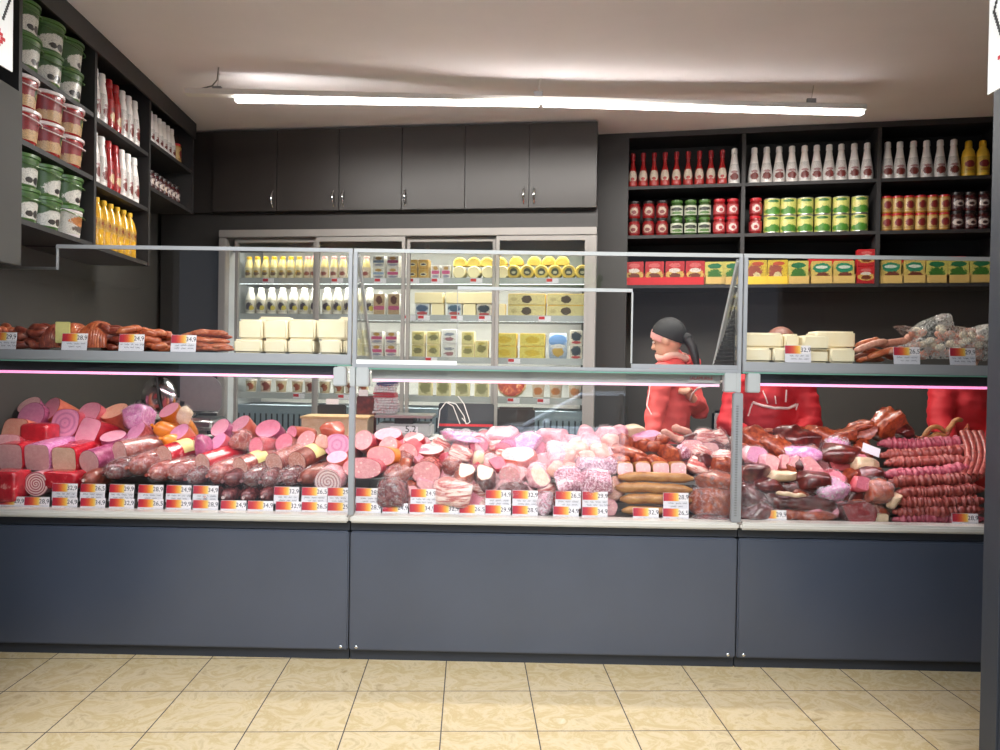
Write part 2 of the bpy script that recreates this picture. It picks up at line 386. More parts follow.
# people
plain('skin', '#d9a489', .5, var=.04); plain('jacket_coral', '#e05a56', .75, var=.08, scale=25); plain('jacket_red', '#c01a26', .7, var=.1, scale=22); plain('hoodie_trim', '#f2d9d6', .7)
plain('hair_black', '#1a1515', .5, var=.2, scale=60); plain('scarf_black', '#191818', .7, var=.1); plain('scarf_pink', '#dd9f98', .8); plain('fleece', '#e2b3a4', .95, var=.12, scale=80)
plain('trousers_dark', '#23252c', .8); plain('eye_dark', '#241814', .3); plain('lip', '#b0605a', .5); plain('shoe_black', '#141414', .5); plain('hair_brown', '#7a4a3a', .5, var=.2, scale=60)
# goods
plain('lid_green', '#466b30', .35, coat=.3); plain('lid_white', '#e9dede', .35, coat=.3); plain('cap_white', '#f0ece8', .35); plain('cap_red', '#a8141c', .35, coat=.3); plain('cap_yellow', '#e2b52a', .35)
plain('cap_pink', '#e59a92', .4); plain('ketchup_red', '#9c1a1c', .25, coat=.5); plain('sauce_white', '#e8e2dd', .35, coat=.3); plain('mustard', '#e3b736', .35, coat=.3); plain('oil', '#d3a02c', .12, coat=.6)
plain('milk', '#efe9da', .35, coat=.2); plain('milk_yellow', '#f2dc93', .35, coat=.2); plain('lid_dark', '#1f1514', .35); plain('jar_dark', '#3c1516', .15, coat=.7); plain('jar_red', '#7c1517', .15, coat=.7); plain('jar_green', '#2f4a20', .15, coat=.7); plain('jar_amber', '#b07a34', .2, coat=.5)
plain('lid_red', '#b3202a', .35, coat=.3); plain('can_rim', '#c9c9c0', .3, .9); plain('carton_white', '#f0ebe2', .5); plain('red_box', '#c42026', .45, coat=.2); plain('yellow_box', '#e8c03a', .45, coat=.2); plain('sand_box', '#c9a862', .5); plain('bag_blue', '#b9cfe8', .3, coat=.4)
W = '#f0ece2'
blotch_label('l_bucket_green', '#466b30', [(.5, .28, .42, .42, W, .3), (.62, .22, .12, .16, '#2a2320', .5), (.4, .2, .1, .12, '#2a2320', .5)])
blotch_label('l_bucket_white', '#e9e2d6', [(.5, .6, .4, .25, '#d98a4a', .6), (.5, .25, .35, .15, '#6b6058', .8)])
blotch_label('l_bucket_red', '#a52a30', [(.5, .18, .55, .28, '#e2b784', .6), (.72, .6, .16, .24, '#3f5a2a', .2), (.72, .55, .08, .1, '#d9c46a', 0)])
blotch_label('l_ketchup', '#a01a1c', [(.5, .62, .42, .42, '#e8d9c4', 0), (.5, .45, .2, .1, '#b83a34', .6), (.5, .12, .5, .22, '#c02a22', .5)])
blotch_label('l_white_sauce', '#efe9e4', [(.5, .28, .36, .2, '#7c2a24', .8), (.5, .55, .3, .07, '#b58a8a', .8)])
blotch_label('l_red_sauce', '#b8201f', [(.5, .3, .36, .2, '#e8c99c', .8), (.5, .6, .3, .1, '#8a1414', .8)])
blotch_label('l_mustard', '#e6bd3c', [(.5, .55, .36, .22, '#8c1f1f', .4), (.5, .2, .3, .08, '#c78a24', .6)])
blotch_label('l_oil', '#dcae3a', [(.5, .5, .42, .4, '#b3812a', .9), (.5, .55, .2, .16, '#8a3a1f', .8)])
blotch_label('l_jar_red', '#8c1e20', [(.5, .5, .34, .4, '#c9b39c', .9), (.5, .4, .2, .2, '#7a1a1c', .8)])
blotch_label('l_jar_green', '#d8dcc6', [(.5, .62, .45, .2, '#2b2f24', .8), (.5, .22, .4, .16, '#4f7a2c', .8)])
blotch_label('l_jar_pink', '#b5363c', [(.5, .5, .32, .36, '#ecd6cc', .9), (.55, .45, .16, .2, '#b02a34', .8)])
blotch_label('l_can_green', '#dfe079', [(.5, .22, .48, .26, '#4f8f2e', .8), (.5, .86, .34, .09, '#3d7a35', .5), (.2, .55, .2, .2, '#f1e48c', 0)])
blotch_label('l_amber', '#d9b36a', [(.55, .52, .34, .3, '#8c2424', .7), (.5, .15, .4, .08, '#b58d4a', .3)])
blotch_label('l_dark', '#4a1c1e', [(.5, .5, .4, .32, '#d9c7bd', .9), (.55, .45, .2, .15, '#3c1414', .8)])
blotch_label('l_sachet_red', '#c8242a', [(.5, .82, .3, .1, '#e06a68', .5), (.5, .4, .46, .22, '#e3b95c', .9), (.5, .36, .3, .14, '#7c3a1e', 1.0), (.5, .6, .3, .1, '#f0e6d8', .9)])
blotch_label('l_sachet_yellow', '#e3c234', [(.4, .5, .34, .34, '#a8503a', 1.2), (.5, .3, .2, .2, '#ead9a0', .9), (.55, .85, .3, .08, '#d0542a', .5)])
blotch_label('l_sachet_green', '#dcd06a', [(.5, .4, .36, .28, '#3f7a2c', 1.1), (.5, .8, .36, .12, '#1f7a4c', .6)])
blotch_label('l_sachet_teal', '#e2c56a', [(.5, .68, .42, .22, '#23916a', .7), (.55, .32, .34, .18, '#7a3a28', 1.0), (.5, .72, .3, .07, '#e6efdc', .6)])
blotch_label('l_milk', '#ece4d2', [(.5, .5, .34, .3, '#4a3a44', 1.3), (.75, .35, .2, .2, '#d9c23a', .6)])
blotch_label('l_milk_y', '#f3e6b8', [(.5, .4, .36, .2, '#7d5c3a', 1.3), (.5, .62, .3, .1, '#c9a030', .8)])
blotch_label('l_milk_p', '#f2dcc0', [(.5, .4, .34, .2, '#a04a3c', 1.2)])
blotch_label('l_carton_pink', '#efe6dc', [(.5, .5, .7, .14, '#dc5a8c', .3), (.5, .8, .3, .14, '#c99a4a', .9), (.5, .2, .4, .1, '#a8a4b8', .8)])
blotch_label('l_carton_blue', '#efeadf', [(.5, .5, .7, .12, '#9cb4d0', .3), (.5, .8, .3, .14, '#c99a4a', .9), (.5, .2, .4, .1, '#9a98a8', .8)])
blotch_label('l_carton_brown', '#cfae84', [(.5, .72, .3, .2, '#6a3a24', .9), (.5, .35, .7, .1, '#d0608a', .3)])
blotch_label('l_box_gold', '#d7a83a', [(.5, .5, .36, .2, '#f0e0a8', .2), (.5, .5, .26, .1, '#3a3448', .8)])
blotch_label('l_wheel', '#ecc95a', [(.5, .5, .33, .33, '#4d4a3c', .5), (.5, .45, .2, .12, '#d8cfa8', .9)])
blotch_label('l_brick', '#efdf9e', [(.5, .5, .14, .36, '#5a4a38', .6), (.15, .5, .08, .2, '#d6c68a', .6)])
blotch_label('l_pack_blue', '#dfe6ea', [(.5, .62, .45, .3, '#4a6484', 1.0), (.5, .2, .4, .15, '#c84a4c', .9)])
blotch_label('l_pack_dark', '#e8dcc8', [(.5, .6, .42, .34, '#3c4650', 1.0), (.5, .16, .4, .1, '#c8464a', .8)])
blotch_label('l_pack_yellow', '#e6da96', [(.5, .55, .36, .24, '#8a8450', 1.1), (.5, .85, .3, .08, '#c9b75a', .5)])
blotch_label('l_pack_butter', '#efdc6c', [(.5, .5, .3, .28, '#e2c23c', .9)])
blotch_label('l_pack_paper', '#f0efe9', [(.5, .66, .34, .12, '#8a90a0', 1.4), (.5, .3, .34, .14, '#a86a74', 1.4)])
blotch_label('l_cup', '#e4cfa6', [(.55, .5, .3, .34, '#a8542c', .9), (.3, .3, .16, .24, '#f0e6d4', .5)])
blotch_label('l_cup_red', '#e9c9b0', [(.6, .5, .34, .4, '#8c3a24', .9), (.3, .35, .16, .24, '#f0e0cc', .5)])
blotch_label('l_tub', '#f0d9c0', [(.5, .5, .34, .3, '#d9874a', 1.0)])
blotch_label('l_cheesebag', '#c9d8ea', [(.5, .72, .5, .24, '#5a86bc', .7), (.5, .3, .3, .2, '#ecc46a', .9), (.5, .5, .4, .08, '#f2f0ea', .5)])
blotch_label('l_bagstack', '#e9e2e4', [(.5, .86, .5, .12, '#3c3a70', 1.0), (.5, .5, .7, .08, '#c23a48', .9)], noise_cols=[(.3, '#dfe4ee'), (.5, '#f3eff0'), (.6, '#c9465a'), (.68, '#e6d6dc'), (.8, '#6d86b0')], nscale=14)
blotch_label('l_hanging', '#dcd3a0', [(.5, .5, .4, .34, '#8f8a58', 1.4), (.5, .85, .3, .1, '#f2efdd', .4)])
mottled('pizza_top', [(.3, '#7a1f18'), (.5, '#a83a28'), (.6, '#c8683c'), (.72, '#ecd9ac')], 42, .5, .2, dist=.5)
plain('bread_rim', '#d9b98a', .7); plain('label_yellow_meat', '#dcd28a', .5)
# street
plain('asphalt', '#38383b', .9, scale=5); plain('car_blue', '#d4e2f4', .3, .2, coat=.8); plain('car_glass', '#1b2326', .08, 0, .8); plain('leaf_green', '#4a6a34', .7, var=.3, scale=3); plain('bark', '#4c3c2e', .9); plain('house_wall', '#6f6b64', .9)

plain('vent_grey', '#7c8890', .5)
# ------------------------------------------------------------------ room shell
CEIL = 2.88
fl_bm = MB(); fl_bm.b2(-3.2, 4.0, -2.2, 3.4, -.06, 0); struct(fl_bm.obj('floor', 'floor_tiles', smooth=False))
cb = MB(); cb.b2(-3.2, 4.0, -1.25, 3.4, CEIL, CEIL + .06); struct(cb.obj('ceiling', 'ceiling_plaster', smooth=False))
LF = Frame(-2.052, .29, math.atan2(1, -.0775))           # left shelf front, u runs away from the camera
BF = Frame(-2.22, 2.25, math.atan2(-.34, 2.795))          # cupboards / fridge front
RF = Frame(.81, 2.2, math.atan2(-.45, 2.26))              # right shelf front
def wall(name, a, b, th=.08, z0=0, z1=CEIL, m='dark_wall'):
    a = V((a[0], a[1], 0)); b = V((b[0], b[1], 0)); d = (b - a).normalized(); n = V((d.y, -d.x, 0)) * th
    mb = MB(); mb.prism([a + V((0, 0, z0)), b + V((0, 0, z0)), b + V((0, 0, z1)), a + V((0, 0, z1))], -n)
    return struct(mb.obj(name, m, smooth=False))
SD = .34                                                   # shelf depth
pA = LF.w(-1.55, SD, 0); pB = LF.w(2.75, SD, 0)
wall('wall_left', pA, pB)
# back wall behind cupboards, with the built-in fridge recess behind it
FD = .62
bA = BF.w(-.6, FD, 0); bB = BF.w(2.84, FD, 0)
wall('wall_back', bA, bB)
pC = RF.w(-.36, SD + .02, 0); pD = RF.w(2.9, SD + .02, 0)
wall('wall_rear_right', pC, pD)
wall('wall_right', pD, (3.62, -1.2, 0))
# panel of wall to the left of the fridge, and boxing above it
f0 = BF.px(222, 260).x; f1 = BF.px(597, 260).x
zc = BF.px(400, 210.5).z                                   # underside of the cupboards
mb = MB(); a = BF.w(-.3, .03, 0); b = BF.w(f0, .03, 0)
mb.prism([a, b, b + V((0, 0, zc)), a + V((0, 0, zc))], BF.N * .05)
struct(mb.obj('wall_panel', 'dark_panel', smooth=False))
zf = BF.px(400, 230).z
mb = MB(); a = BF.w(f0, .03, zf + .008); b = BF.w(f1, .03, zf + .008); mb.prism([a, b, b + V((0, 0, zc - zf - .008)), a + V((0, 0, zc - zf - .008))], BF.N * .05)
a = BF.w(f0, -.02, zf + .0); 
struct(mb.obj('trim_1', 'dark_panel', smooth=False))
# column panel between fridge and right shelf
ca = P(597, 250, 2.235); cb_ = P(628, 250, 2.20); mb = MB()
mb.prism([(ca.x - .1, 2.25, 0), (.80, 2.19, 0), (.80, 2.19, CEIL), (ca.x - .1, 2.25, CEIL)], (0.04, .25, 0)); struct(mb.obj('wall_pier', 'dark_panel', smooth=False))
# shop-front: right jamb in view, left jamb and lintel outside the frame
Yj = -.95
xr = P(986.5, 365, Yj + .07).x
mb = MB(); mb.b2(xr, xr + .22, Yj - .02, Yj + .07, 0, CEIL); j = mb.obj('trim_2', 'counter_dark', smooth=False, bevel=.006); struct(j)
mb = MB(); mb.b2(xr + .012, xr + .022, Yj - .027, Yj - .02, 0, 2.12); struct(mb.obj('trim_3', 'alu', smooth=False))
wall('wall_front_right', (xr + .2, Yj + .05, 0), (3.62, Yj + .05, 0))
wall('wall_front_left', (-3.0, Yj + .05, 0), (-1.78, Yj + .05, 0))
mb = MB(); mb.b2(-1.8, xr + .2, Yj - .02, Yj + .1, 2.62, CEIL); struct(mb.obj('trim_4', 'dark_panel', smooth=False))

# embroidered banners on the two jambs
def banner(x, y0, y1, z0, z1, s, label):
    e = empty('hanging_banner', (x, y0, z0)); L = y1 - y0; H = z1 - z0
    MB().b2(-.002, .002, 0, L, 0, H).obj('cloth', 'white_paint', e, smooth=False)
    q = .0115
    motif = ["....X....", "...XXX...", "..XX.XX..", ".XX.X.XX.", "..XX.XX..", "...XXX...", "....X...."]
    cy = .075; z = .05; t = 0
    while z < H - .1:
        red, blk = MB(), {-1: MB(), 1: MB()}
        for r, row in enumerate(motif):
            for c, ch in enumerate(row):
                if ch == 'X' and t % 2 == 0: red.box((s * .003, cy + (c - 4) * q, z + r * q), (.0016, q * .86, q * .86))
        if t % 2 == 0:
            for k in range(14):
                for sg in (-1, 1):
                    blk[sg].box((s * .003, cy + sg * (.062 - abs(k - 7) * .0045) , z + .1 + k * q * .9), (.0016, q * .8, q * .8))
            for k in range(5): red.box((s * .003, cy, z + .13 + k * q), (.0016, q * (1.6 if k % 2 else .8), q * .8))
        if red.v: red.obj('red_motif', 'ink_red', e, smooth=False)
        for m_ in blk.values():
            if m_.v: m_.obj('black_motif', 'black_plastic', e, smooth=False)
        z += .125; t += 1
    reg(e, label, '', 'banner'); return e
bl = CAM + ray(12, 72) * (2.5 / ray(12, 72).y); br = CAM + ray(988, 102) * (2.22 / ray(988, 102).y)
banner(bl.x, bl.y - .155, bl.y, bl.z, bl.z + .62, 1, 'white banner with red and black cross-stitch hanging at top left corner')
banner(br.x, br.y - .16, br.y, br.z + .02, br.z + .66, -1, 'white banner with red and black cross-stitch at top right jamb')
# grey closed cabinet hung at the front end of the left wall
c0 = LF.px(19, 180).x
e = empty('wall_cabinet', LF.w(c0 - .25, .15, 1.62), LF.a); reg(e, 'plain dark grey wall cabinet beside the bucket shelves at far left', '', 'cabinet')
zt = LF.px(19, 92).z; zb = LF.px(10, 266).z
MB().b2(-.55, .245, -.15, .17, zb - 1.62, zt - 1.62).obj('carcass', 'dark_panel', e, smooth=False, bevel=.004)
MB().b2(-.55, .243, -.166, -.152, zb - 1.615, zt - 1.625).obj('door', 'dark_wall', e, smooth=False, bevel=.003)

# ------------------------------------------------------------------ LED light fitting on the ceiling
la = CAM + ray(185, 98) * 1.0; zl = 2.735
A = PZ(186, 97, zl); B_ = PZ(864, 113, zl); M_ = PZ(541, 104, zl)
lamp = empty('ceiling_light', (M_.x, M_.y, zl)); reg(lamp, 'long white linear LED light hanging under the ceiling', '', 'ceiling light')
dirv = (B_ - A).normalized(); side = V((-dirv.y, dirv.x, 0)); LO = V((M_.x, M_.y, zl))
def beam(mb, a, b, w, h, dz):
    for s_ in (1,):
        p = [a + side * w / 2, a - side * w / 2, b - side * w / 2, b + side * w / 2]
        mb.prism([q - LO + V((0, 0, dz)) for q in p], (0, 0, h))
mb = MB(); beam(mb, A, B_, .062, .03, .012); mb.obj('rail', 'white_paint', lamp, smooth=False)
L1 = PZ(236, 100, zl)
for a, b in ((L1, M_ - dirv * .012), (M_ + dirv * .012, B_ - dirv * .01)):
    mb = MB(); beam(mb, a, b, .045, .02, -.009); mb.obj('diffuser', 'led_white', lamp, smooth=False)
for p in (PZ(217, 99, zl), PZ(538, 104, zl), PZ(811, 111, zl)):
    mb = MB(); mb.box(p - LO + V((0, 0, .055)), (.05, .02, .03)); mb.obj('bracket', 'alu', lamp, smooth=False)
    mb = MB(); mb.tube([p - LO + V((0, 0, .06)), p - LO + V((.012, 0, CEIL - zl))], .0018, 6); mb.obj('suspension_wire', 'steel', lamp)
mb = MB(); mb.tube([PZ(200, 97, zl) - LO + V((0, 0, .045)), PZ(212, 97, zl) - LO + V((0, 0, .062)), PZ(217, 96, zl) - LO + V((.0, 0, .09)), PZ(217, 92, zl) - LO + V((0, .02, CEIL - zl))], .004, 6); mb.obj('cable', 'brushed_steel', lamp)

# ------------------------------------------------------------------ cupboards over the fridge
seams = [BF.px(x, 170).x for x in (214, 278, 340, 402.5, 465.5, 529.5, 597)]
hside = [None, 274, 334.5, 344.5, 405.8, None, 524, 535]
cup_handles = {0: 274, 1: 334.5, 2: 344.5, 3: 405.8, 4: 524, 5: 534.5}
zt = CEIL - .012
notes = ['leftmost, partly behind the side shelves', 'second from left', 'third from left', 'fourth from left', 'fifth from left', 'rightmost, end side exposed']
for i in range(6):
    u0, u1 = seams[i], seams[i + 1]
    e = empty('wall_cupboard', BF.w((u0 + u1) / 2, 0, zc), BF.a); w = (u1 - u0) / 2
    MB().b2(-w, w, .0, .36, 0, zt - zc).obj('carcass', 'cabinet_dark', e, smooth=False)
    d = MB().b2(-w + .002, w - .002, -.019, -.001, .003, zt - zc - .003).obj('door', 'cabinet_dark', e, smooth=False, bevel=.002)
    hx = BF.px(cup_handles[i], 190).x - (u0 + u1) / 2
    z0 = BF.px(400, 206).z - zc; z1 = BF.px(400, 190).z - zc
    pts = [(hx, -.019 - .028 * math.sin(PI * k / 8), z0 + (z1 - z0) * k / 8) for k in range(9)]
    h = MB().tube(pts, [.004, .005, .006, .007, .007, .007, .006, .005, .004], 8).obj('handle', 'chrome', d)
    reg(e, 'dark wood wall cupboard with bow handle above the fridge,', notes[i], 'cupboard', 'cupboards above the fridge')
# open strip left of first cupboard
mb = MB(); a = BF.w(-.3, .0, zc); b = BF.w(seams[0] - .004, .0, zc); mb.prism([a, b, b + V((0, 0, zt - zc)), a + V((0, 0, zt - zc))], BF.N * .3); struct(mb.obj('trim_5', 'cabinet_dark', smooth=False))

# ------------------------------------------------------------------ open shelving
def boards(e, xs, rows, z_top, depth, th=.022, first_full=True):
    pass
def shelf_unit(fr, ups, rows, ztop, name, label, zlow, fh=.105):
    """ups: upright positions u; rows[i]: board heights of bay i (top surface z)"""
    e = empty(name, fr.w((ups[0] + ups[-1]) / 2, SD / 2, zlow), fr.a); um = (ups[0] + ups[-1]) / 2
    def L(u0, u1, d0, d1, z0, z1): return MB().b2(u0 - um, u1 - um, d0 - SD / 2, d1 - SD / 2, z0 - zlow, z1 - zlow)
    for i, u in enumerate(ups):
        bays = [b for b in (i - 1, i) if 0 <= b < len(rows)]
        zb = min(rows[b][-1] for b in bays) - .022
        L(u - .0125, u + .0125, 0, SD - .012, zb, ztop - .0225).obj('upright', 'dark_shelf', e, smooth=False)
    for b, zs in enumerate(rows):
        for z in zs:
            L(ups[b] + .0126, ups[b + 1] - .0126, .004, SD - .012, z - .022, z).obj('shelf_board', 'dark_shelf', e, smooth=False)
        L(ups[b] + .0126, ups[b + 1] - .0126, SD - .012, SD - .004, zs[-1] - .022, ztop - .0225).obj('back_panel', 'shelf_inside', e, smooth=False)
    L(ups[0] - .0125, ups[-1] + .0125, 0, SD - .004, ztop - .022, ztop).obj('top_board', 'dark_shelf', e, smooth=False)
    L(ups[0] - .0125, ups[-1] + .0125, -.0135, -.0005, ztop - fh, ztop).obj('fascia', 'dark_panel', e, smooth=False)
    reg(e, label, '', 'shelving'); return e
lu = [LF.px(x, 200).x for x in (19.5, 95, 149.5, 193)]
LR = [[2.47, 2.158, 1.83], [2.463, 2.142, 1.826], [2.55, 2.28]]
shelf_unit(LF, lu, LR, CEIL - .002, 'wall_shelving', 'dark open wall shelving on left wall full of buckets and bottles', 1.8)
ru = [RF.px(x, 210).x for x in (625, 743, 878.5, 1003)]
zr = [RF.px(626, 186.5).z, RF.px(626, 235.5).z, RF.px(626, 285).z]
shelf_unit(RF, ru, [zr, zr, zr], CEIL - .002, 'wall_shelving', 'dark open wall shelving at right rear full of sauces and jars', 1.8, .035)

# ------------------------------------------------------------------ shelf goods
def root_lathe(name, prof, m, seg=20): return MB().lathe(prof, seg).obj(name, m)
def wrap(parent, prof, m, name='label', a=1.25, seg=14): return MB().lathe(prof, seg, -PI / 2 - a, -PI / 2 + a).obj(name, m, parent)
def hide_proto(o):
    PROTOS.append(o); return o
PROTOS = []
def bucket(lid, body, label, white=False):
    h = .145; o = root_lathe('food_bucket', [(.074, 0), (.077, .004), (.088, h - .02), (.088, h - .012)], body, 28)
    wrap(o, [(.0782, .012), (.0879, h - .024)], label, a=1.5, seg=22)
    MB().lathe([(.089, h - .014), (.0945, h - .012), (.0945, h + .001), (.091, h + .004), (.082, h + .004), (.08, h), (0.0, h)], 28).obj('lid', lid, o)
    pts = [(.094 * math.sin(t), -.094 * math.cos(t) - .004, h - .014 - .035 * math.cos(t)) for t in [(-80 + 16 * k) * PI / 180 for k in range(11)]]
    MB().tube(pts, .0028, 6).obj('carry_handle', lid, o)
    return hide_proto(o)
def bottle(name, prof, body, cap_prof, cap, lab_prof, lab, a=1.35, seg=18):
    o = root_lathe(name, prof, body, seg); wrap(o, lab_prof, lab, a=a)
    MB().lathe(cap_prof, 14).obj('cap', cap, o); return hide_proto(o)
def place(proto, fr, u, d, z, desc, pl, cat, group, scale=1, rz=0):
    o = dup(proto); o.location = fr.w(u, d, z); o.rotation_euler = (0, 0, fr.a + rz); o.scale = (scale,) * 3 if not isinstance(scale, tuple) else scale
    reg(o, desc, pl, cat, group); return o
bk_green = bucket('lid_green', 'lid_green', 'l_bucket_green'); bk_red = bucket('lid_white', 'ketchup_red', 'l_bucket_red'); bk_greenw = bucket('lid_green', 'lid_white', 'l_bucket_white')
names = ['', 'topmost', 'middle', 'bottom']
for r, (pr, colr) in enumerate(((bk_green, 'green'), (bk_red, 'red white-lidded'), (bk_green, 'green'))):
    us = [LF.px(x, y).x for x, y in (((31, 40), (54, 60), (82, 82)), ((27, 110), (52, 130), (79, 143)), ((22, 190), (46, 198), (73, 210)))[r]]
    for k, u in enumerate(us):
        u = max(u, lu[0] + .115 + k * .2) if k == 0 else u
        u = lu[0] + .115 + k * .198
        for lv in range(2):
            q = bk_greenw if (r == 2 and k == 2 and lv == 0) else pr
            c = 'green-lidded white-labelled' if q is bk_greenw else colr
            place(q, LF, u + rnd.uniform(-.004, .004), .085 + rnd.uniform(-.006, .006), LR[0][r] + .001 + lv * .1415, '%s food bucket' % c, '%s layer, %s left-wall shelf' % (('lower', 'upper')[lv], names[r + 1]), 'bucket', 'buckets on the left wall shelves', (1.04, 1.04, .935), rnd.uniform(-.3, .3))
sw = bottle('sauce_bottle', [(.029, 0), (.033, .004), (.033, .1), (.028, .16), (.021, .205), (.019, .215)], 'sauce_white', [(.0215, .213), (.0225, .216), (.0205, .252), (.017, .256)], 'cap_white', [(.0336, .02), (.0336, .1), (.0292, .15)], 'l_white_sauce')
sr_ = bottle('sauce_bottle', [(.029, 0), (.033, .004), (.033, .1), (.028, .16), (.021, .205), (.019, .215)], 'ketchup_red', [(.0215, .213), (.0225, .216), (.0205, .252), (.017, .256)], 'cap_red', [(.0336, .02), (.0336, .1), (.0292, .15)], 'l_red_sauce')
for r in range(2):
    for k in range(7):
        red = k in (2, 3); u = lu[1] + .062 + k * .083
        for dd in range(2):
            if dd == 1 and k > 4: continue
            o = place(sr_ if red else sw, LF, u, .04 + dd * .075, LR[1][r] + .001, ('red' if red else 'white') + ' sauce bottle', '%s row, %s left-wall bottle shelf' % (('front', 'back')[dd], ('upper', 'lower')[r]), 'bottle', 'sauce bottles on the left wall', 1)
ob = bottle('oil_bottle', [(.034, 0), (.037, .006), (.037, .06), (.034, .075), (.037, .09), (.037, .16), (.028, .2), (.014, .228), (.0135, .236)], 'oil', [(.016, .234), (.0165, .236), (.0165, .256), (.014, .258)], 'cap_yellow', [(.0375, .092), (.0375, .15)], 'l_oil')
for k in range(7): place(ob, LF, lu[1] + .055 + k * .083, .055, LR[1][2] + .001, 'golden cooking oil bottle', 'on lowest left-wall shelf', 'bottle', 'oil bottles on the left wall')
sb = bottle('sauce_bottle', [(.026, 0), (.028, .004), (.028, .09), (.018, .15), (.015, .165)], 'sauce_white', [(.017, .163), (.017, .195), (.014, .198)], 'cap_white', [(.0285, .02), (.0285, .088)], 'l_white_sauce')
jar_prof = [(.031, 0), (.034, .005), (.034, .078), (.029, .09), (.029, .096)]; jar_cap = [(.031, .094), (.0315, .096), (.0315, .109), (.029, .111)]; jar_lab = [(.0345, .014), (.0345, .074)]
jd = bottle('jar', jar_prof, 'jar_dark', jar_cap, 'lid_dark', jar_lab, 'l_dark'); jr = bottle('jar', jar_prof, 'jar_red', jar_cap, 'lid_dark', jar_lab, 'l_jar_red')
jg = bottle('jar', jar_prof, 'jar_green', jar_cap, 'lid_green', jar_lab, 'l_jar_green'); jp = bottle('jar', jar_prof, 'jar_red', jar_cap, 'lid_red', jar_lab, 'l_jar_pink')
ja = bottle('jar', [(.029, 0), (.032, .005), (.032, .096), (.028, .103)], 'jar_amber', [(.03, .101), (.03, .112), (.028, .114)], 'lid_red', [(.0325, .01), (.0325, .094)], 'l_amber')
span = lu[3] - lu[2]
for k in range(7): place(sb, LF, lu[2] + .05 + k * .072, .05, LR[2][0] + .001, 'small white sauce bottle', 'on top rear left-wall shelf', 'bottle', 'small bottles on the left wall')
place(ja, LF, lu[2] + .05 + 7.2 * .072, .05, LR[2][0] + .001, 'amber jar with red lid beside small white bottles', 'on top rear left-wall shelf', 'jar', None, 1.1)
for k in range(8): place(jd, LF, lu[2] + .045 + k * .073, .05, LR[2][1] + .001, 'dark red labelled jar', 'on lower rear left-wall shelf', 'jar', 'dark jars on the left wall', 1.0)
# right wall
kb = bottle('ketchup_bottle', [(.028, 0), (.033, .006), (.034, .02), (.031, .075), (.024, .115), (.0145, .15), (.012, .185), (.013, .19)], 'ketchup_red', [(.0145, .188), (.0155, .19), (.0155, .212), (.017, .214), (.017, .236), (.013, .24)], 'cap_red', [(.0335, .008), (.0345, .02), (.0316, .073), (.0248, .113)], 'l_ketchup', a=1.3)
MB().lathe([(.0138, .152), (.0123, .176)], 12, -PI / 2 - 1.2, -PI / 2 + 1.2).obj('neck_label', 'paper_white', kb)
wb = bottle('sauce_bottle', [(.031, 0), (.035, .005), (.035, .06), (.03, .1), (.02, .17), (.0165, .205), (.0165, .21)], 'sauce_white', [(.0185, .208), (.019, .21), (.0175, .242), (.012, .247)], 'cap_white', [(.0356, .012), (.0356, .06), (.0306, .1), (.0252, .135)], 'l_white_sauce', a=1.3)
mbt = bottle('mustard_bottle', [(.036, 0), (.041, .005), (.041, .13), (.034, .165), (.02, .19), (.018, .195)], 'mustard', [(.022, .193), (.021, .225), (.016, .232)], 'cap_yellow', [(.0415, .02), (.0415, .125)], 'l_mustard', a=1.3)
def Ru(px, py): return RF.px(px, py).x
TOPS = 'on top right-hand wall shelf'; MIDS = 'on middle right-hand wall shelf'; LOWS = 'on bottom right-hand wall shelf'
for px in (632.6, 643, 654, 665, 676.5, 688.3, 699.6, 711.2, 722.7): place(kb, RF, Ru(px, 170), .055, zr[0] + .001, 'red ketchup bottle', TOPS, 'bottle', 'ketchup bottles on the right wall')
for px in (735, 755, 767.5, 780, 793, 805.8, 818, 830.6, 842.8, 856, 869, 889.6, 902, 915.7, 929, 942.7, 956.4): place(wb, RF, Ru(px, 165), .055, zr[0] + .001, 'white sauce bottle', TOPS, 'bottle', 'white sauce bottles on the right wall', (1.12, 1.12, 1))
for px in (971.5, 986): place(mbt, RF, Ru(px, 160), .055, zr[0] + .001, 'yellow mustard bottle', TOPS, 'bottle', 'mustard bottles on the right wall')
def two(proto, pxs, h, desc, cat, grp, sc=1):
    for px in pxs:
        for lv in range(2): place(proto, RF, Ru(px, 212), .055, zr[1] + .001 + lv * h, desc, '%s layer %s' % (('lower', 'upper')[lv], 'on middle right-hand shelf'), cat, grp, sc, rnd.uniform(-.15, .15))
js = 1.08; jt = (1.24, 1.24, 1.08)
two(jr, (634, 648.4, 662), .111 * js + .001, 'dark red jar with cream label', 'jar', 'jars on the right wall', jt); two(jg, (676.8, 690.8, 704.9), .111 * js + .001, 'green-lidded pickle jar', 'jar', 'jars on the right wall', jt); two(jp, (719.8, 733.2, 756.5), .111 * js + .001, 'bright red-lidded jar', 'jar', 'jars on the right wall', jt)
can = MB().lathe([(.0425, 0), (.044, .002), (.0435, .005), (.0435, .111), (.044, .114), (.0425, .116), (.040, .114), (0, .113)], 24).obj('food_can', 'can_rim'); wrap(can, [(.0439, .006), (.0439, .11)], 'l_can_green', a=2.2, seg=26); hide_proto(can)
two(can, (772.7, 789.3, 806.4, 824.3, 842.6, 861.6), .1172, 'yellow-green labelled food can', 'can', 'cans on the right wall', (1.2, 1.2, 1))
two(ja, (888.6, 899.7, 911.2, 923, 935, 946.9), .115, 'amber jar with red lid', 'jar', 'jars on the right wall', (1.14, 1.14, 1)); two(jd, (960, 973, 986.5), .111 * js + .001, 'dark jar with white label', 'jar', 'jars on the right wall', (1.18, 1.18, 1.08))
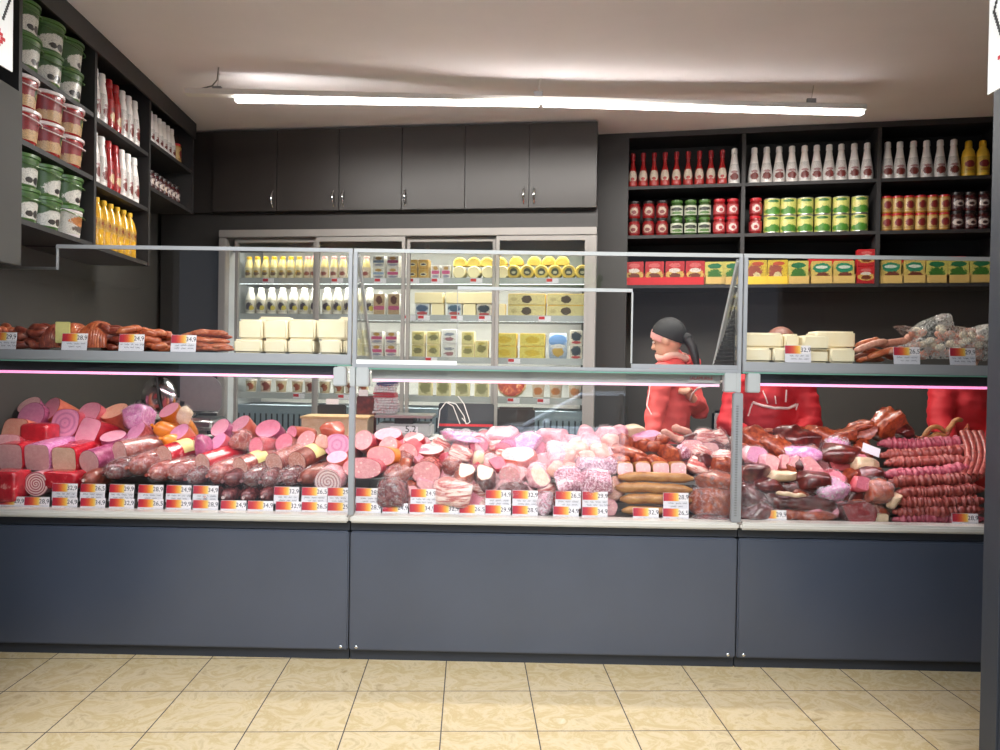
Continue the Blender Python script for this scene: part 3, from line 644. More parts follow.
def sachet_tray(lab, boxm, tall=.155, lid=None):
    w, d = .068, .1; o = MB().b2(-w, w, -d / 2, -d / 2 + .004, 0, .05).b2(-w, w, d / 2 - .004, d / 2, 0, .09).b2(-w, -w + .004, -d / 2, d / 2, 0, .06).b2(w - .004, w, -d / 2, d / 2, 0, .06).b2(-w, w, -d / 2, d / 2, 0, .004).obj('sachet_tray', boxm, smooth=False)
    for k in range(4):
        MB().b2(-w + .006, w - .006, -d / 2 + .008 + k * .022, -d / 2 + .016 + k * .022, .005, tall - .006 * k).obj('sachet', lab, o, smooth=False, bevel=.003)
    if lid: MB().b2(-w - .002, w + .002, d / 2 + .0005, d / 2 + .004, .0, tall + .03).obj('header_card', lid, o, smooth=False)
    return hide_proto(o)
t_red = sachet_tray('l_sachet_red', 'red_box'); t_yel = sachet_tray('l_sachet_yellow', 'yellow_box'); t_grn = sachet_tray('l_sachet_green', 'sand_box', .148); t_teal = sachet_tray('l_sachet_teal', 'sand_box', .145); t_teal2 = sachet_tray('l_sachet_teal', 'sand_box', .145, 'red_box'); t_grn2 = sachet_tray('l_sachet_green', 'sand_box', .145, 'red_box')
for pr, pxs, ds in ((t_red, (634, 654.4, 675, 695.4), 'red tray of seasoning sachets'), (t_grn, (715, 733), 'yellow-green tray of seasoning sachets'), (t_yel, (757.5, 778.3), 'bright yellow tray of seasoning sachets'), (t_grn, (799,), 'green and yellow sachet tray beside yellow trays'),
                   (t_teal2, (822.5, 845), 'teal and sand tray with red header card'), (t_teal, (892,), 'teal and sand tray beside the upright'), (t_teal2, (916,), 'teal tray with tall red header card'), (t_grn2, (938.5, 960), 'green-labelled sand tray with red card'), (t_grn, (983,), 'green-labelled sand tray at shelf end')):
    for px in pxs: place(pr, RF, Ru(px, 272), .07, zr[2] + .001, ds, LOWS, 'tray of sachets', 'sachet trays on the right wall', (1.04, 1, 1.06))
for k in range(2):
    tb = MB().b2(-.055, .055, -.03, .03, 0, .112).obj('spice_box', 'red_box', smooth=False, bevel=.002)
    MB().b2(-.054, .054, -.0312, -.0302, .004, .108).obj('label', 'l_sachet_red', tb, smooth=False); hide_proto(tb)
    place(tb, RF, Ru(867, 265), .05, zr[2] + .001 + k * .1135, 'red spice box stacked against the upright,', ('lower', 'upper')[k] + ' one ' + LOWS, 'box', 'stacked red boxes')
# ------------------------------------------------------------------ glass-door fridge
FW0, FW1 = f0 + .005, f1 - .004; fz0, fz1 = .06, zf
fo = BF.w((FW0 + FW1) / 2, 0, 0); fr_ = empty('display_fridge', fo, BF.a); reg(fr_, 'wide glass-door refrigerator full of dairy and cheese in rear wall', '', 'refrigerator')
um = (FW0 + FW1) / 2
def FB(mb, u0, u1, d0, d1, z0, z1): return mb.b2(u0 - um, u1 - um, d0, d1, z0, z1)
fdep = .56
mb = MB(); FB(mb, FW0, FW1, fdep - .02, fdep, fz0, fz1); mb.obj('back_panel', 'white_paint', fr_, smooth=False)
mb = MB(); FB(mb, FW0, FW0 + .05, .0, fdep - .021, fz0, fz1); mb.obj('side_panel', 'clamp_grey', fr_, smooth=False)
mb = MB(); FB(mb, FW1 - .05, FW1, .0, fdep - .021, fz0, fz1); mb.obj('side_panel', 'clamp_grey', fr_, smooth=False)
mb = MB(); FB(mb, FW0 + .051, FW1 - .051, .0, fdep - .021, fz1 - .05, fz1); mb.obj('top_panel', 'clamp_grey', fr_, smooth=False)
mb = MB(); FB(mb, FW0 + .051, FW1 - .051, .0, fdep - .021, fz0, .26); mb.obj('plinth', 'counter_dark', fr_, smooth=False)
mb = MB(); FB(mb, FW0 + .051, FW1 - .051, .07, .16, fz1 - .09, fz1 - .051); mb.obj('light_canopy', 'clamp_grey', fr_, smooth=False)
mb = MB(); FB(mb, FW0 + .051, FW1 - .051, .055, .069, fz1 - .14, fz1 - .051); mb.obj('canopy_lip', 'fridge_alu', fr_, smooth=False)
mb = MB(); FB(mb, FW0 + .06, FW1 - .06, .085, .145, fz1 - .097, fz1 - .091); mb.obj('light_tube', 'led_cool', fr_, smooth=False)
def fz(y, d=.12, x=440): return BF.px(x, y, d).z
SZ = [fz(279, .1), fz(316, .1), fz(358, .1), fz(397, .1)]
SX0, SX1 = FW0 + .054, FW1 - .054
zv = fz(409, .1)
mb = MB(); FB(mb, SX0, SX1, .10, .13, .262, zv); vp = mb.obj('vent_panel', 'vent_grey', fr_, smooth=False)
mb = MB()
for k in range(60): u = SX0 + .03 + k * (SX1 - SX0 - .06) / 59; FB(mb, u - .006, u + .006, .097, .0995, zv - .16, zv - .06)
mb.obj('vent_slots', 'counter_dark', vp, smooth=False)
mb = MB(); FB(mb, SX0, SX1, .131, fdep - .022, zv - .03, zv); mb.obj('floor_plate', 'vent_grey', fr_, smooth=False)
for z in SZ:
    mb = MB(); FB(mb, SX0, SX1, .10, fdep - .022, z - .028, z - .004); s_ = mb.obj('shelf', 'brushed_steel', fr_, smooth=False)
    mb = MB(); FB(mb, SX0, SX1, .092, .0985, z - .035, z + .008); mb.obj('price_rail', 'clamp_grey', s_, smooth=False)
    mb = MB(); FB(mb, SX0 + .02, SX1 - .02, .105, .125, z - .034, z - .0285); mb.obj('light_tube', 'led_cool', s_, smooth=False)
edges = [BF.px(x, 300, -.01).x for x in (236, 317.5, 406.5, 496, 588)]
for i in range(4):
    u0, u1 = edges[i] + (.0 if i == 0 else .003), edges[i + 1] - .003; g = .022; d0 = (.0, -.028)[i % 2] - .032
    e = MB()
    for (a, b, z0, z1) in ((u0, u0 + g, .27, fz1 - .055), (u1 - g, u1, .27, fz1 - .055), (u0 + g, u1 - g, .27, .31), (u0 + g, u1 - g, fz1 - .085, fz1 - .055)): FB(e, a, b, d0, d0 + .026, z0, z1)
    do = e.obj('glass_door', 'fridge_alu', fr_, smooth=False)
    mb = MB(); FB(mb, u0 + g, u1 - g, d0 + .010, d0 + .016, .31, fz1 - .085); mb.obj('pane', 'glass_door', do, smooth=False)
mb = MB(); FB(mb, FW0, FW1, -.062, -.001, fz1 - .052, fz1); mb.obj('front_frame', 'fridge_alu', fr_, smooth=False, bevel=.004)
mb = MB(); FB(mb, FW0, FW0 + .05, -.062, -.001, .1, fz1 - .054); mb.obj('front_frame', 'fridge_alu', fr_, smooth=False, bevel=.004)
mb = MB(); FB(mb, FW1 - .055, FW1, -.062, -.001, .1, fz1 - .054); mb.obj('front_frame', 'fridge_alu', fr_, smooth=False, bevel=.004)
# fridge goods
def shelfpl(i): return 'on %s fridge shelf' % ('top', 'second', 'third', 'fourth')[i]
def fu(px, y=300, d=.16): return BF.px(px, y, d).x
mk = bottle('milk_bottle', [(.033, 0), (.037, .005), (.037, .11), (.03, .145), (.02, .17), (.018, .18)], 'milk', [(.0205, .178), (.0205, .194), (.018, .196)], 'cap_white', [(.0375, .02), (.0375, .108)], 'l_milk', a=1.3)
my = bottle('drink_bottle', [(.028, 0), (.03, .004), (.03, .09), (.022, .13), (.017, .145)], 'milk_yellow', [(.019, .143), (.019, .162), (.017, .164)], 'cap_yellow', [(.0305, .012), (.0305, .085)], 'l_milk_y', a=1.3)
mp_ = bottle('drink_bottle', [(.028, 0), (.03, .004), (.03, .09), (.022, .13), (.017, .145)], 'milk_yellow', [(.019, .143), (.019, .162), (.017, .164)], 'cap_pink', [(.0305, .012), (.0305, .085)], 'l_milk_p', a=1.3)
for k in range(7): place(my, BF, fu(249.5 + k * 8.35), .15, SZ[0], 'cream yogurt bottle with yellow cap', shelfpl(0), 'bottle', 'bottles in the fridge')
for px in (308, 314.5, 325, 334.5, 343.5, 366.5): place(mp_, BF, fu(px), .15, SZ[0], 'cream yogurt bottle with pink cap', shelfpl(0), 'bottle', 'bottles in the fridge')
for px in (251.5, 262, 272.7, 283.5, 294.5, 305.2, 315.7, 328, 338.5, 349, 361.5, 370.5): place(mk, BF, fu(px), .15, SZ[1], 'white milk bottle', shelfpl(1), 'bottle', 'milk bottles in the fridge', 1.0)
def pack(name, w, h, d, base, lab, cap=None, bev=.003):
    o = MB().b2(-w / 2, w / 2, -d / 2, d / 2, 0, h).obj(name, base, smooth=False, bevel=bev)
    MB().b2(-w / 2 + .003, w / 2 - .003, -d / 2 - .0014, -d / 2 - .0004, .003, h - .003).obj('label', lab, o, smooth=False)
    if cap: MB().lathe([(.012, h), (.012, h + .014), (.010, h + .015)], 12, o=(0, 0, 0)).obj('cap', cap, o)
    return hide_proto(o)
cpk = pack('milk_carton', .085, .082, .07, 'carton_white', 'l_carton_pink'); cbl = pack('milk_carton', .085, .082, .07, 'carton_white', 'l_carton_blue'); cbr = pack('milk_carton', .085, .155, .07, 'carton_white', 'l_carton_brown', 'cap_white')
for px, pr, nm in ((380.3, cbl, 'white dairy carton with blue band'), (394.5, cpk, 'white dairy carton with pink band')):
    for lv in range(2): place(pr, BF, fu(px, 270), .15, SZ[0] + lv * .0825, nm, ('lower', 'upper')[lv] + ' one ' + shelfpl(0), 'carton', 'cartons in the fridge')
for px in (381, 395.5): place(cbr, BF, fu(px), .15, SZ[1], 'brown and pink carton with white cap', shelfpl(1), 'carton', 'cartons in the fridge')
bx = pack('butter_box', .072, .068, .08, 'sand_box', 'l_box_gold')
for px in (413.5, 424.5):
    for lv in range(2): place(bx, BF, fu(px), .15, SZ[0] + lv * .0685, 'golden brown cheese box', ('lower', 'upper')[lv] + ' one ' + shelfpl(0), 'box', 'golden boxes in the fridge')
cw = pack('cream_carton', .062, .098, .06, 'carton_white', 'l_carton_pink')
for px in (436.3, 446.7): place(cw, BF, fu(px), .15, SZ[0], 'small white cream carton', shelfpl(0), 'carton', 'cartons in the fridge')
# cheese wheels: front face toward the viewer
def wheel(name, r, L, m, lab=None, half=False):
    mb = MB(); prof = [(r * .86, -L / 2), (r, -L / 2 + .008), (r, L / 2 - .008), (r * .86, L / 2)]
    n = 24; vs = []; fs = []
    for rr, y in prof:
        for k in range(n): a = 2 * PI * k / n; z = rr * math.sin(a); vs.append((rr * math.cos(a), y, (max(z, -r * .25) if half else z)))
    for i in range(3):
        for k in range(n): fs.append((i * n + k, i * n + (k + 1) % n, (i + 1) * n + (k + 1) % n, (i + 1) * n + k))
    fs.append(tuple(range(n))); fs.append(tuple(3 * n + k for k in range(n)))
    mb.add(vs, fs); o = mb.obj(name, m)
    if lab:
        q = MB(); q.add([(r * .8 * math.cos(2 * PI * k / 20), -L / 2 - .0012, r * .8 * math.sin(2 * PI * k / 20)) for k in range(20)], [tuple(range(20))]); q.obj('label', lab, o, smooth=False)
    return hide_proto(o)
wl = wheel('round_cheese', .049, .09, 'cheese_yellow', 'l_wheel'); wc = wheel('round_cheese', .049, .07, 'cheese_yellow', None, True); wr = wheel('round_cheese', .046, .09, 'cheese_cream', None)
for px in (514, 527.5, 541.5, 555, 568.5, 582): place(wl, BF, fu(px), .155, SZ[0] + .05, 'yellow cheese wheel with dark round label', shelfpl(0), 'cheese', 'cheese wheels in the fridge')
for px in (516, 534, 548.5, 562): place(wc, BF, fu(px), .175, SZ[0] + .112, 'half cheese wheel lying on labelled wheels', shelfpl(0), 'cheese', 'half cheese wheels in the fridge')
for px in (460, 474.5, 488.5, 503): place(wr, BF, fu(px), .155, SZ[0] + .047, 'pale yellow cheese wheel', shelfpl(0), 'cheese', 'plain cheese wheels in the fridge')
for px in (460, 474, 487, 500): place(wc, BF, fu(px), .165, SZ[0] + .106, 'half cheese dome lying on pale wheels', shelfpl(0), 'cheese', 'half cheese wheels in the fridge')
pb = pack('cheese_block', .2, .075, .09, 'cheese_cream', 'cheese_cream'); pk = pack('cheese_pack', .1, .088, .06, 'carton_white', 'l_pack_blue'); pd_ = pack('cheese_pack', .1, .088, .06, 'carton_white', 'l_pack_dark'); pp = pack('cheese_pack', .085, .088, .06, 'cheese_cream', 'cheese_cream')
for px in (430, 461, 485): place(pb, BF, fu(px), .16, SZ[1] + .0885, 'long cream cheese block on smaller packs', shelfpl(1), 'cheese', 'cream cheese blocks in the fridge', (1 if px < 480 else .75, 1, 1))
for px, pr, nm in ((423.5, pk, 'white and blue cheese pack'), (455.5, pk, 'white and blue cheese pack'), (485, pd_, 'dark labelled cheese pack'), (439, pp, 'plain cream cheese pack'), (470.5, pp, 'plain cream cheese pack'), (500, pp, 'plain cream cheese pack')): place(pr, BF, fu(px), .15, SZ[1], nm, shelfpl(1), 'cheese', 'cheese packs in the fridge')
br_ = pack('cheese_brick', .255, .078, .1, 'cheese_yellow', 'l_brick')
for px in (527.5, 566.5):
    for lv in range(2): place(br_, BF, fu(px, 300), .16, SZ[1] + lv * .079, 'long yellow cheese brick with round stamp', ('lower', 'upper')[lv] + ' one ' + shelfpl(1), 'cheese', 'cheese bricks in the fridge')
yp = pack('cheese_pack', .09, .092, .06, 'cheese_cream', 'l_pack_yellow'); yb = pack('butter_pack', .17, .088, .09, 'cheese_yellow', 'l_pack_butter'); wp = pack('cheese_pack', .1, .1, .06, 'paper_white', 'l_pack_paper'); rp = pack('cheese_pack', .085, .1, .06, 'carton_white', 'l_pack_dark'); cup2 = pack('dairy_pack', .085, .09, .07, 'carton_white', 'l_carton_pink')
for px in (379, 393.5):
    for lv in range(2): place(cup2, BF, fu(px), .15, SZ[2] + lv * .0905, 'small white and pink dairy pack', ('lower', 'upper')[lv] + ' one ' + shelfpl(2), 'dairy pack', 'dairy packs in the fridge')
for px in (420, 435, 469.5):
    for lv in range(2): place(yp, BF, fu(px), .15, SZ[2] + lv * .0925, 'yellow-green cheese pack', ('lower', 'upper')[lv] + ' one ' + shelfpl(2), 'cheese', 'yellow packs in the fridge')
for lv in range(2): place(wp, BF, fu(451), .15, SZ[2] + lv * .1005, 'white paper cheese pack', ('lower', 'upper')[lv] + ' one ' + shelfpl(2), 'cheese', 'white packs in the fridge')
place(yp, BF, fu(483), .15, SZ[2], 'yellow cheese pack with red mark', shelfpl(2), 'cheese', None, (1, 1, 1.35))
for px in (505.5, 533.5):
    for lv in range(2): place(yb, BF, fu(px), .16, SZ[2] + lv * .0885, 'pale yellow butter block', ('lower', 'upper')[lv] + ' one ' + shelfpl(2), 'butter', 'butter blocks in the fridge')
cbg = MB().add([(x * (.062 if z not in (0, 4) else .055), (-.02 - .022 * math.sin(PI * z / 4)) if s_ == 0 else (.02), z * .045) for z in range(5) for s_ in range(2) for x in (-1, -.33, .33, 1)], [(z * 8 + k, z * 8 + k + 1, z * 8 + 8 + k + 1, z * 8 + 8 + k) for z in range(4) for k in (0, 1, 2, 4, 5, 6)] + [(z * 8, z * 8 + 8, z * 8 + 12, z * 8 + 4) for z in range(4)] + [(z * 8 + 3, z * 8 + 7, z * 8 + 15, z * 8 + 11) for z in range(4)]).obj('cheese_bag', 'l_cheesebag'); hide_proto(cbg)
place(cbg, BF, fu(559), .15, SZ[2] + .001, 'blue and white bag of grated cheese', shelfpl(2), 'bag', None)
for lv in range(2): place(rp, BF, fu(577), .15, SZ[2] + lv * .1005, 'white and red boxed cheese pack', ('lower', 'upper')[lv] + ' one ' + shelfpl(2), 'cheese', 'red and white packs in the fridge')
def cup(lab): 
    o = MB().lathe([(.031, 0), (.038, .085), (.04, .087), (.04, .091), (0, .092)], 20).obj('dairy_cup', 'carton_white'); wrap(o, [(.0325, .01), (.0385, .084)], lab, a=1.5); MB().lathe([(.041, .0905), (.041, .095), (0, .0955)], 18).obj('lid', 'lid_white', o); return hide_proto(o)
cu1, cu2, cu3 = cup('l_cup'), cup('l_cup_red'), cup('l_tub')
for k, px in enumerate((252, 266.5, 282, 298, 311, 325.5, 339.5, 351, 364)): place((cu1, cu2)[k % 3 == 1], BF, fu(px, 390), .15, SZ[3], ('brown printed dairy cup', 'red-brown printed dairy cup')[k % 3 == 1], shelfpl(3), 'cup', 'dairy cups in the fridge', 1.05)
for px in (538.5, 556, 575): place(cu3, BF, fu(px, 390), .15, SZ[3], 'orange printed dairy tub', shelfpl(3), 'tub', 'dairy tubs in the fridge', 1.15)
hp = pack('snack_pack', .1, .13, .03, 'cheese_cream', 'l_hanging')
for px in (426, 444, 463, 482): place(hp, BF, fu(px, 390), .15, SZ[3], 'yellow and white pasta pack', shelfpl(3), 'pack', 'packs in the fridge')
pz = MB(); pz.ellipsoid((0, 0, 0), (.105, .012, .105), 28, 8); pzo = pz.obj('pizza', 'bread_rim'); MB().add([(.093 * math.cos(2 * PI * k / 28), -.0125, .093 * math.sin(2 * PI * k / 28)) for k in range(28)], [tuple(range(28))]).obj('topping', 'pizza_top', pzo, smooth=False); hide_proto(pzo)
o = place(pzo, BF, fu(511.5, 380), .16, SZ[3] + .106, 'round red pizza standing upright', shelfpl(3), 'pizza', None)
for px, z, nm in ((268, 0, 0), (337, 0, 0), (380, 0, 0), (413, 0, 0), (437, 0, 0), (476, 0, 0), (552, 0, 0), (424, 1, 0), (457, 1, 0), (485, 1, 0), (545, 1, 0), (410, 1, 0), (432, 2, 0), (515, 2, 0), (300, 3, 0), (345, 3, 0), (515, 3, 0), (545, 3, 0)):
    t = MB().b2(-.042, .042, -.001, .001, 0, .034).obj('price_label', 'paper_white', smooth=False); MB().b2(-.04, .0, -.0022, -.0012, .012, .032).obj('red_block', 'ink_red', t, smooth=False)
    t.location = BF.w(fu(px, 300, .09), .0895, SZ[z] - .031); t.rotation_euler = (0, 0, BF.a)
    reg(t, 'red and white shelf price label', 'clipped under %s fridge shelf' % ('top', 'second', 'third', 'fourth')[z], 'price tag', 'fridge price labels')
# ------------------------------------------------------------------ deli cases
S1 = P(351, 440, 0).x; S2 = P(740, 440, 0).x
XL, XR = -2.36, 2.28
ZSH = 1.288                      # upper shelf top
DSH = .36                        # upper shelf depth
CD = .80
ZL = .618
def steps(): return [(.066, .19, .615), (.19, .33, .632), (.33, .46, .66), (.46, .60, .70), (.60, CD - .03, .76)]
def tri_side(e, x, side):
    """side glass of the guard: front top to back bottom"""
    mb = MB(); t = .006
    pts = [(x, .008, ZSH + .006), (x, .008, 1.70), (x, DSH, ZSH + .006)]
    mb.prism(pts, (t * side, 0, 0)); g = mb.obj('side_glass', 'glass_clear', e, smooth=False)
    m2 = MB(); a = V((x + side * .003, .008, 1.705)); b = V((x + side * .003, DSH + .01, ZSH + .006)); d = (b - a).normalized(); n = V((0, -d.z, d.y)) * .012
    w = V((.012, 0, 0)); m2.prism([a + n - w / 2, a - n - w / 2, b - n - w / 2, b + n - w / 2], w); m2.obj('side_trim', 'clamp_grey', g, smooth=False)
def case(xa, xb, label, cut=None, left=False, right=False, mid=False, name='deli_case', ZSH=1.288):
    rh = .016 if mid else .042; hh = .062 if mid else .088
    e = empty(name, ((xa + xb) / 2, .4, 0)); ox = (xa + xb) / 2
    def B(x0, x1, y0, y1, z0, z1): return MB().b2(x0 - ox, x1 - ox, y0 - .4, y1 - .4, z0, z1)
    g = .0025
    a, b = xa + g, xb - g
    B(a, b, 0, .03, .048, .548).obj('front_panel', 'counter_grey', e, smooth=False, bevel=.006)
    B(a, b, .03, .05, .0, .09).obj('kick_plate', 'counter_dark', e, smooth=False)
    B(a, b, .012, .03, .552, .587).obj('shadow_gap', 'counter_dark', e, smooth=False)
    B(a, b, -.028, .064, .588, ZL).obj('ledge', 'ledge_white', e, smooth=False, bevel=.008)
    B(a, b, .05, CD, .03, .57).obj('cabinet_body', 'counter_dark', e, smooth=False)
    d = MB()
    prev = None
    pts = [(.066, .572)]
    for y0, y1, z in steps(): pts += [(y0, z), (y1, z)]
    pts += [(CD - .03, .572)]
    d.prism([(a - ox, y - .4, z) for y, z in pts], (b - a, 0, 0)); d.obj('display_deck', 'brushed_steel', e, smooth=False)
    B(a, b, CD - .028, CD, .572, .86).obj('rear_panel', 'brushed_steel', e, smooth=False)
    # lower front glass
    gl = B(a + .012, b - .012, .004, .010, ZL, ZSH - rh - .007).obj('front_glass', 'glass_clear', e, smooth=False)
    # upper shelf: front rail and plate
    B(a, b, -.012, .018, ZSH - rh, ZSH).obj('shelf_rail', 'alu', e, smooth=False, bevel=.003)
    B(a, b, .0185, DSH, ZSH - .012, ZSH - .001).obj('upper_shelf', 'brushed_steel' if not mid else 'glass_clear', e, smooth=False)
    B(a, b, -.011, .017, ZSH - rh - .006, ZSH - rh - .0005).obj('glass_edge', 'glass_edge', e, smooth=False)
    h = B(a + .075, b - .075, .03, .075, ZSH - hh, ZSH - .014).obj('led_housing', 'counter_dark' if not mid else 'clamp_grey', e, smooth=False)
    B(a + .08, b - .08, .026, .06, ZSH - hh - .011, ZSH - hh - .0005).obj('led_strip', 'led_pink_soft' if mid else 'led_pink', h, smooth=False)
    # guard glass with trim on its free edges
    if cut:
        c0, c1, zc_ = cut
        gm = MB(); gm.prism([(a - ox, -.396, ZSH), (c0 - ox, -.396, ZSH), (c0 - ox, -.396, zc_), (c1 - ox, -.396, zc_), (c1 - ox, -.396, ZSH), (b - ox, -.396, ZSH), (b - ox, -.396, 1.715), (a - ox, -.396, 1.715)], (0, .006, 0))
        gg = gm.obj('guard_glass', 'glass_clear', e, smooth=False)
        B(c0, c1, .001, .013, zc_ - .014, zc_).obj('cutout_trim', 'clamp_grey', gg, smooth=False)
        B(c1 - .003, c1 + .003, .001, .013, ZSH + .02, zc_ - .0145).obj('cutout_trim', 'clamp_grey', gg, smooth=False); B(c0 - .001, c0 + .001, .001, .013, ZSH + .02, zc_ - .0145).obj('cutout_trim', 'alu', gg, smooth=False)
        B(a, c0, -.004, .014, ZSH + .0005, ZSH + .018).obj('bottom_trim', 'white_paint', gg, smooth=False); B(c1, b, -.004, .014, ZSH + .0005, ZSH + .018).obj('bottom_trim', 'alu', gg, smooth=False)
        B(a, b, .0, .014, 1.7155, 1.731).obj('top_trim', 'clamp_grey', gg, smooth=False)
    elif left:
        xs = P(57, 258, 0).x; z2 = P(28, 269, 0).z
        gm = MB(); gm.prism([(a - ox, -.396, ZSH), (b - ox, -.396, ZSH), (b - ox, -.396, 1.715), (xs - ox, -.396, 1.715), (xs - ox, -.396, z2), (a - ox, -.396, z2)], (0, .006, 0))
        gg = gm.obj('guard_glass', 'glass_clear', e, smooth=False)
        B(xs, b, .0, .014, 1.7155, 1.731).obj('top_trim', 'alu', gg, smooth=False); B(xs - .004, xs, .0, .014, z2, 1.731).obj('step_trim', 'alu', gg, smooth=False); B(a, xs - .0045, .0, .014, z2, z2 + .010).obj('top_trim', 'brushed_steel', gg, smooth=False)
    else:
        gg = B(a, b, .004, .010, ZSH, 1.715).obj('guard_glass', 'glass_clear', e, smooth=False)
        B(a, b, .0, .014, 1.7155, 1.731).obj('top_trim', 'clamp_grey', gg, smooth=False)
    # uprights at the ends of the guard, clamps below the rail
    for x, on, sg in ((a, not left, 1), (b, not right, -1)):
        if not on: continue
        MB().b2(x - ox + (0 if sg > 0 else -.016), x - ox + (.016 if sg > 0 else 0), -.408, -.3895, ZSH - .045, 1.7155).obj('guard_post', 'alu', e, smooth=False, bevel=.002)
        cx = x + sg * .045
        B(cx - .026, cx + .026, -.022, .02, 1.156, 1.236).obj('glass_clamp', 'clamp_grey', e, smooth=False, bevel=.004)
        sd = MB(); 
        p = [(x - ox + sg * .012, -.392, ZSH + .004), (x - ox + sg * .012, -.392, 1.70), (x - ox + sg * .012, DSH - .4, ZSH + .004)]
        sd.prism(p, (.006 * sg, 0, 0)); g2 = sd.obj('side_glass', 'glass_clear', e, smooth=False)
        m2 = MB(); A_ = V((x - ox + sg * .015, -.392, 1.703)); B2 = V((x - ox + sg * .015, DSH - .395, ZSH + .006)); dd = (B2 - A_).normalized(); nn = V((0, -dd.z, dd.y)) * .012; ww = V((.014, 0, 0))
        m2.prism([A_ + nn - ww / 2, A_ - nn - ww / 2, B2 - nn - ww / 2, B2 + nn - ww / 2], ww); m2.obj('side_trim', 'clamp_grey', g2, smooth=False)
    # screws
    for x in (a + .03, b - .03):
        sm = MB(); sm.ellipsoid((x - ox, -.4005, .062), (.007, .003, .007), 10, 6); sm.obj('screw', 'chrome', e)
    reg(e, label, '', 'display counter'); return e
cutA = P(457, 330, 0).x; cutB = P(632, 330, 0).x; cutZ = P(546, 287.5, 0).z
case(XL, S1, 'left deli display case full of pink ham logs, cheese on top', left=True)
case(S1, S2, 'middle deli display case with a serving cutout in its glass guard', cut=(cutA, cutB, cutZ), mid=True, ZSH=1.25)
case(S2, XR, 'right deli display case full of smoked ribs and dark sausages', right=True, ZSH=1.283)
# posts between the cases, standing on the ledge
for px, w, nm in ((352.5, .024, 'slim grey post between left and middle display cases'), (736, .040, 'perforated grey post between middle and right display cases')):
    x = P(px, 440, 0).x; e = empty('counter_post', (x, 0, ZL)); MB().b2(-w / 2, w / 2, -.024, .0035, .001, 1.153 - ZL).obj('profile', 'alu', e, smooth=False, bevel=.003)
    MB().b2(-.011, .011, -.020, .0, 1.154 - ZL, 1.236 - ZL).obj('top_joint', 'clamp_grey', e, smooth=False, bevel=.003)
    if w > .03:
        mb = MB()
        for k in range(44): mb.box((-.004, -.0245, .03 + k * .0105), (.010, .001, .004))
        mb.obj('perforations', 'brushed_steel', e, smooth=False)
    reg(e, nm, '', 'post')
# black mesh strip leaning inside the guard by the right seam, and the red-lettered strip
e = empty('wire_rack', (S2 - .03, .2, 1.252)); mb = MB()
for k in range(17):
    t = k / 16; y = -.19 + .33 * t; h = .40 * (1 - t) * .62 + .01
    mb.tube([(0, y, .002), (0, y, h)], .0025, 5)
for k in range(14):
    z = .004 + k * .0165; y1 = -.19 + .33 * max(0, (1 - (z - .01) / .25)); mb.tube([(0, -.19, z), (0, y1, z)], .0025, 5)
mb.obj('wires', 'black_plastic', e); reg(e, 'triangular black wire rack at right end of middle counter guard', '', 'rack')

# ------------------------------------------------------------------ meat
YT = [(396, .60), (404, .57), (412, .52), (422, .45), (432, .39), (445, .31), (456, .235), (468, .17), (480, .125), (500, .085), (522, .07)]
def Yof(px, py):
    p = py - .0155 * (px - 500) * .9 - 0
    if p <= YT[0][0]: return YT[0][1]
    for (a, ya), (b, yb) in zip(YT, YT[1:]):
        if p <= b: return ya + (yb - ya) * (p - a) / (b - a)
    return YT[-1][1]
def mpp(Y): return (Y + 3.25) / F          # metres per pixel at that depth
def sq(a, n):
    c, s_ = math.cos(a), math.sin(a)
    return math.copysign(abs(c) ** (2 / n), c), math.copysign(abs(s_) ** (2 / n), s_)
def wob(co, seed, amp, sc): return noise.noise_vector(co * sc + V((seed * 7.3, seed * 3.1, seed))) * amp
def orient(o, d, spin=0, up='Z'):
    q = V(d).normalized().to_track_quat('Y', 'Z'); o.rotation_mode = 'QUATERNION'; o.rotation_quaternion = q @ Quaternion((0, 1, 0), spin)
SEED = [0]
def film_over(o, me_src, mat='film_clear', grow=.004):
    me = me_src.copy(); SEED[0] += 1; s = SEED[0]
    bm = bmesh.new(); bm.from_mesh(me); bm.normal_update()
    for v in bm.verts: v.co += v.normal * (grow + .011 * abs(noise.noise(v.co * 34 + V((s * 3, s, 0)))) + .004 * abs(noise.noise(v.co * 110 + V((s, s * 3, 0)))))
    bm.to_mesh(me); bm.free(); me.materials.clear(); me.materials.append(MATS[mat]); me.name = 'film_wrap'
    return mobj('film_wrap', me, o)
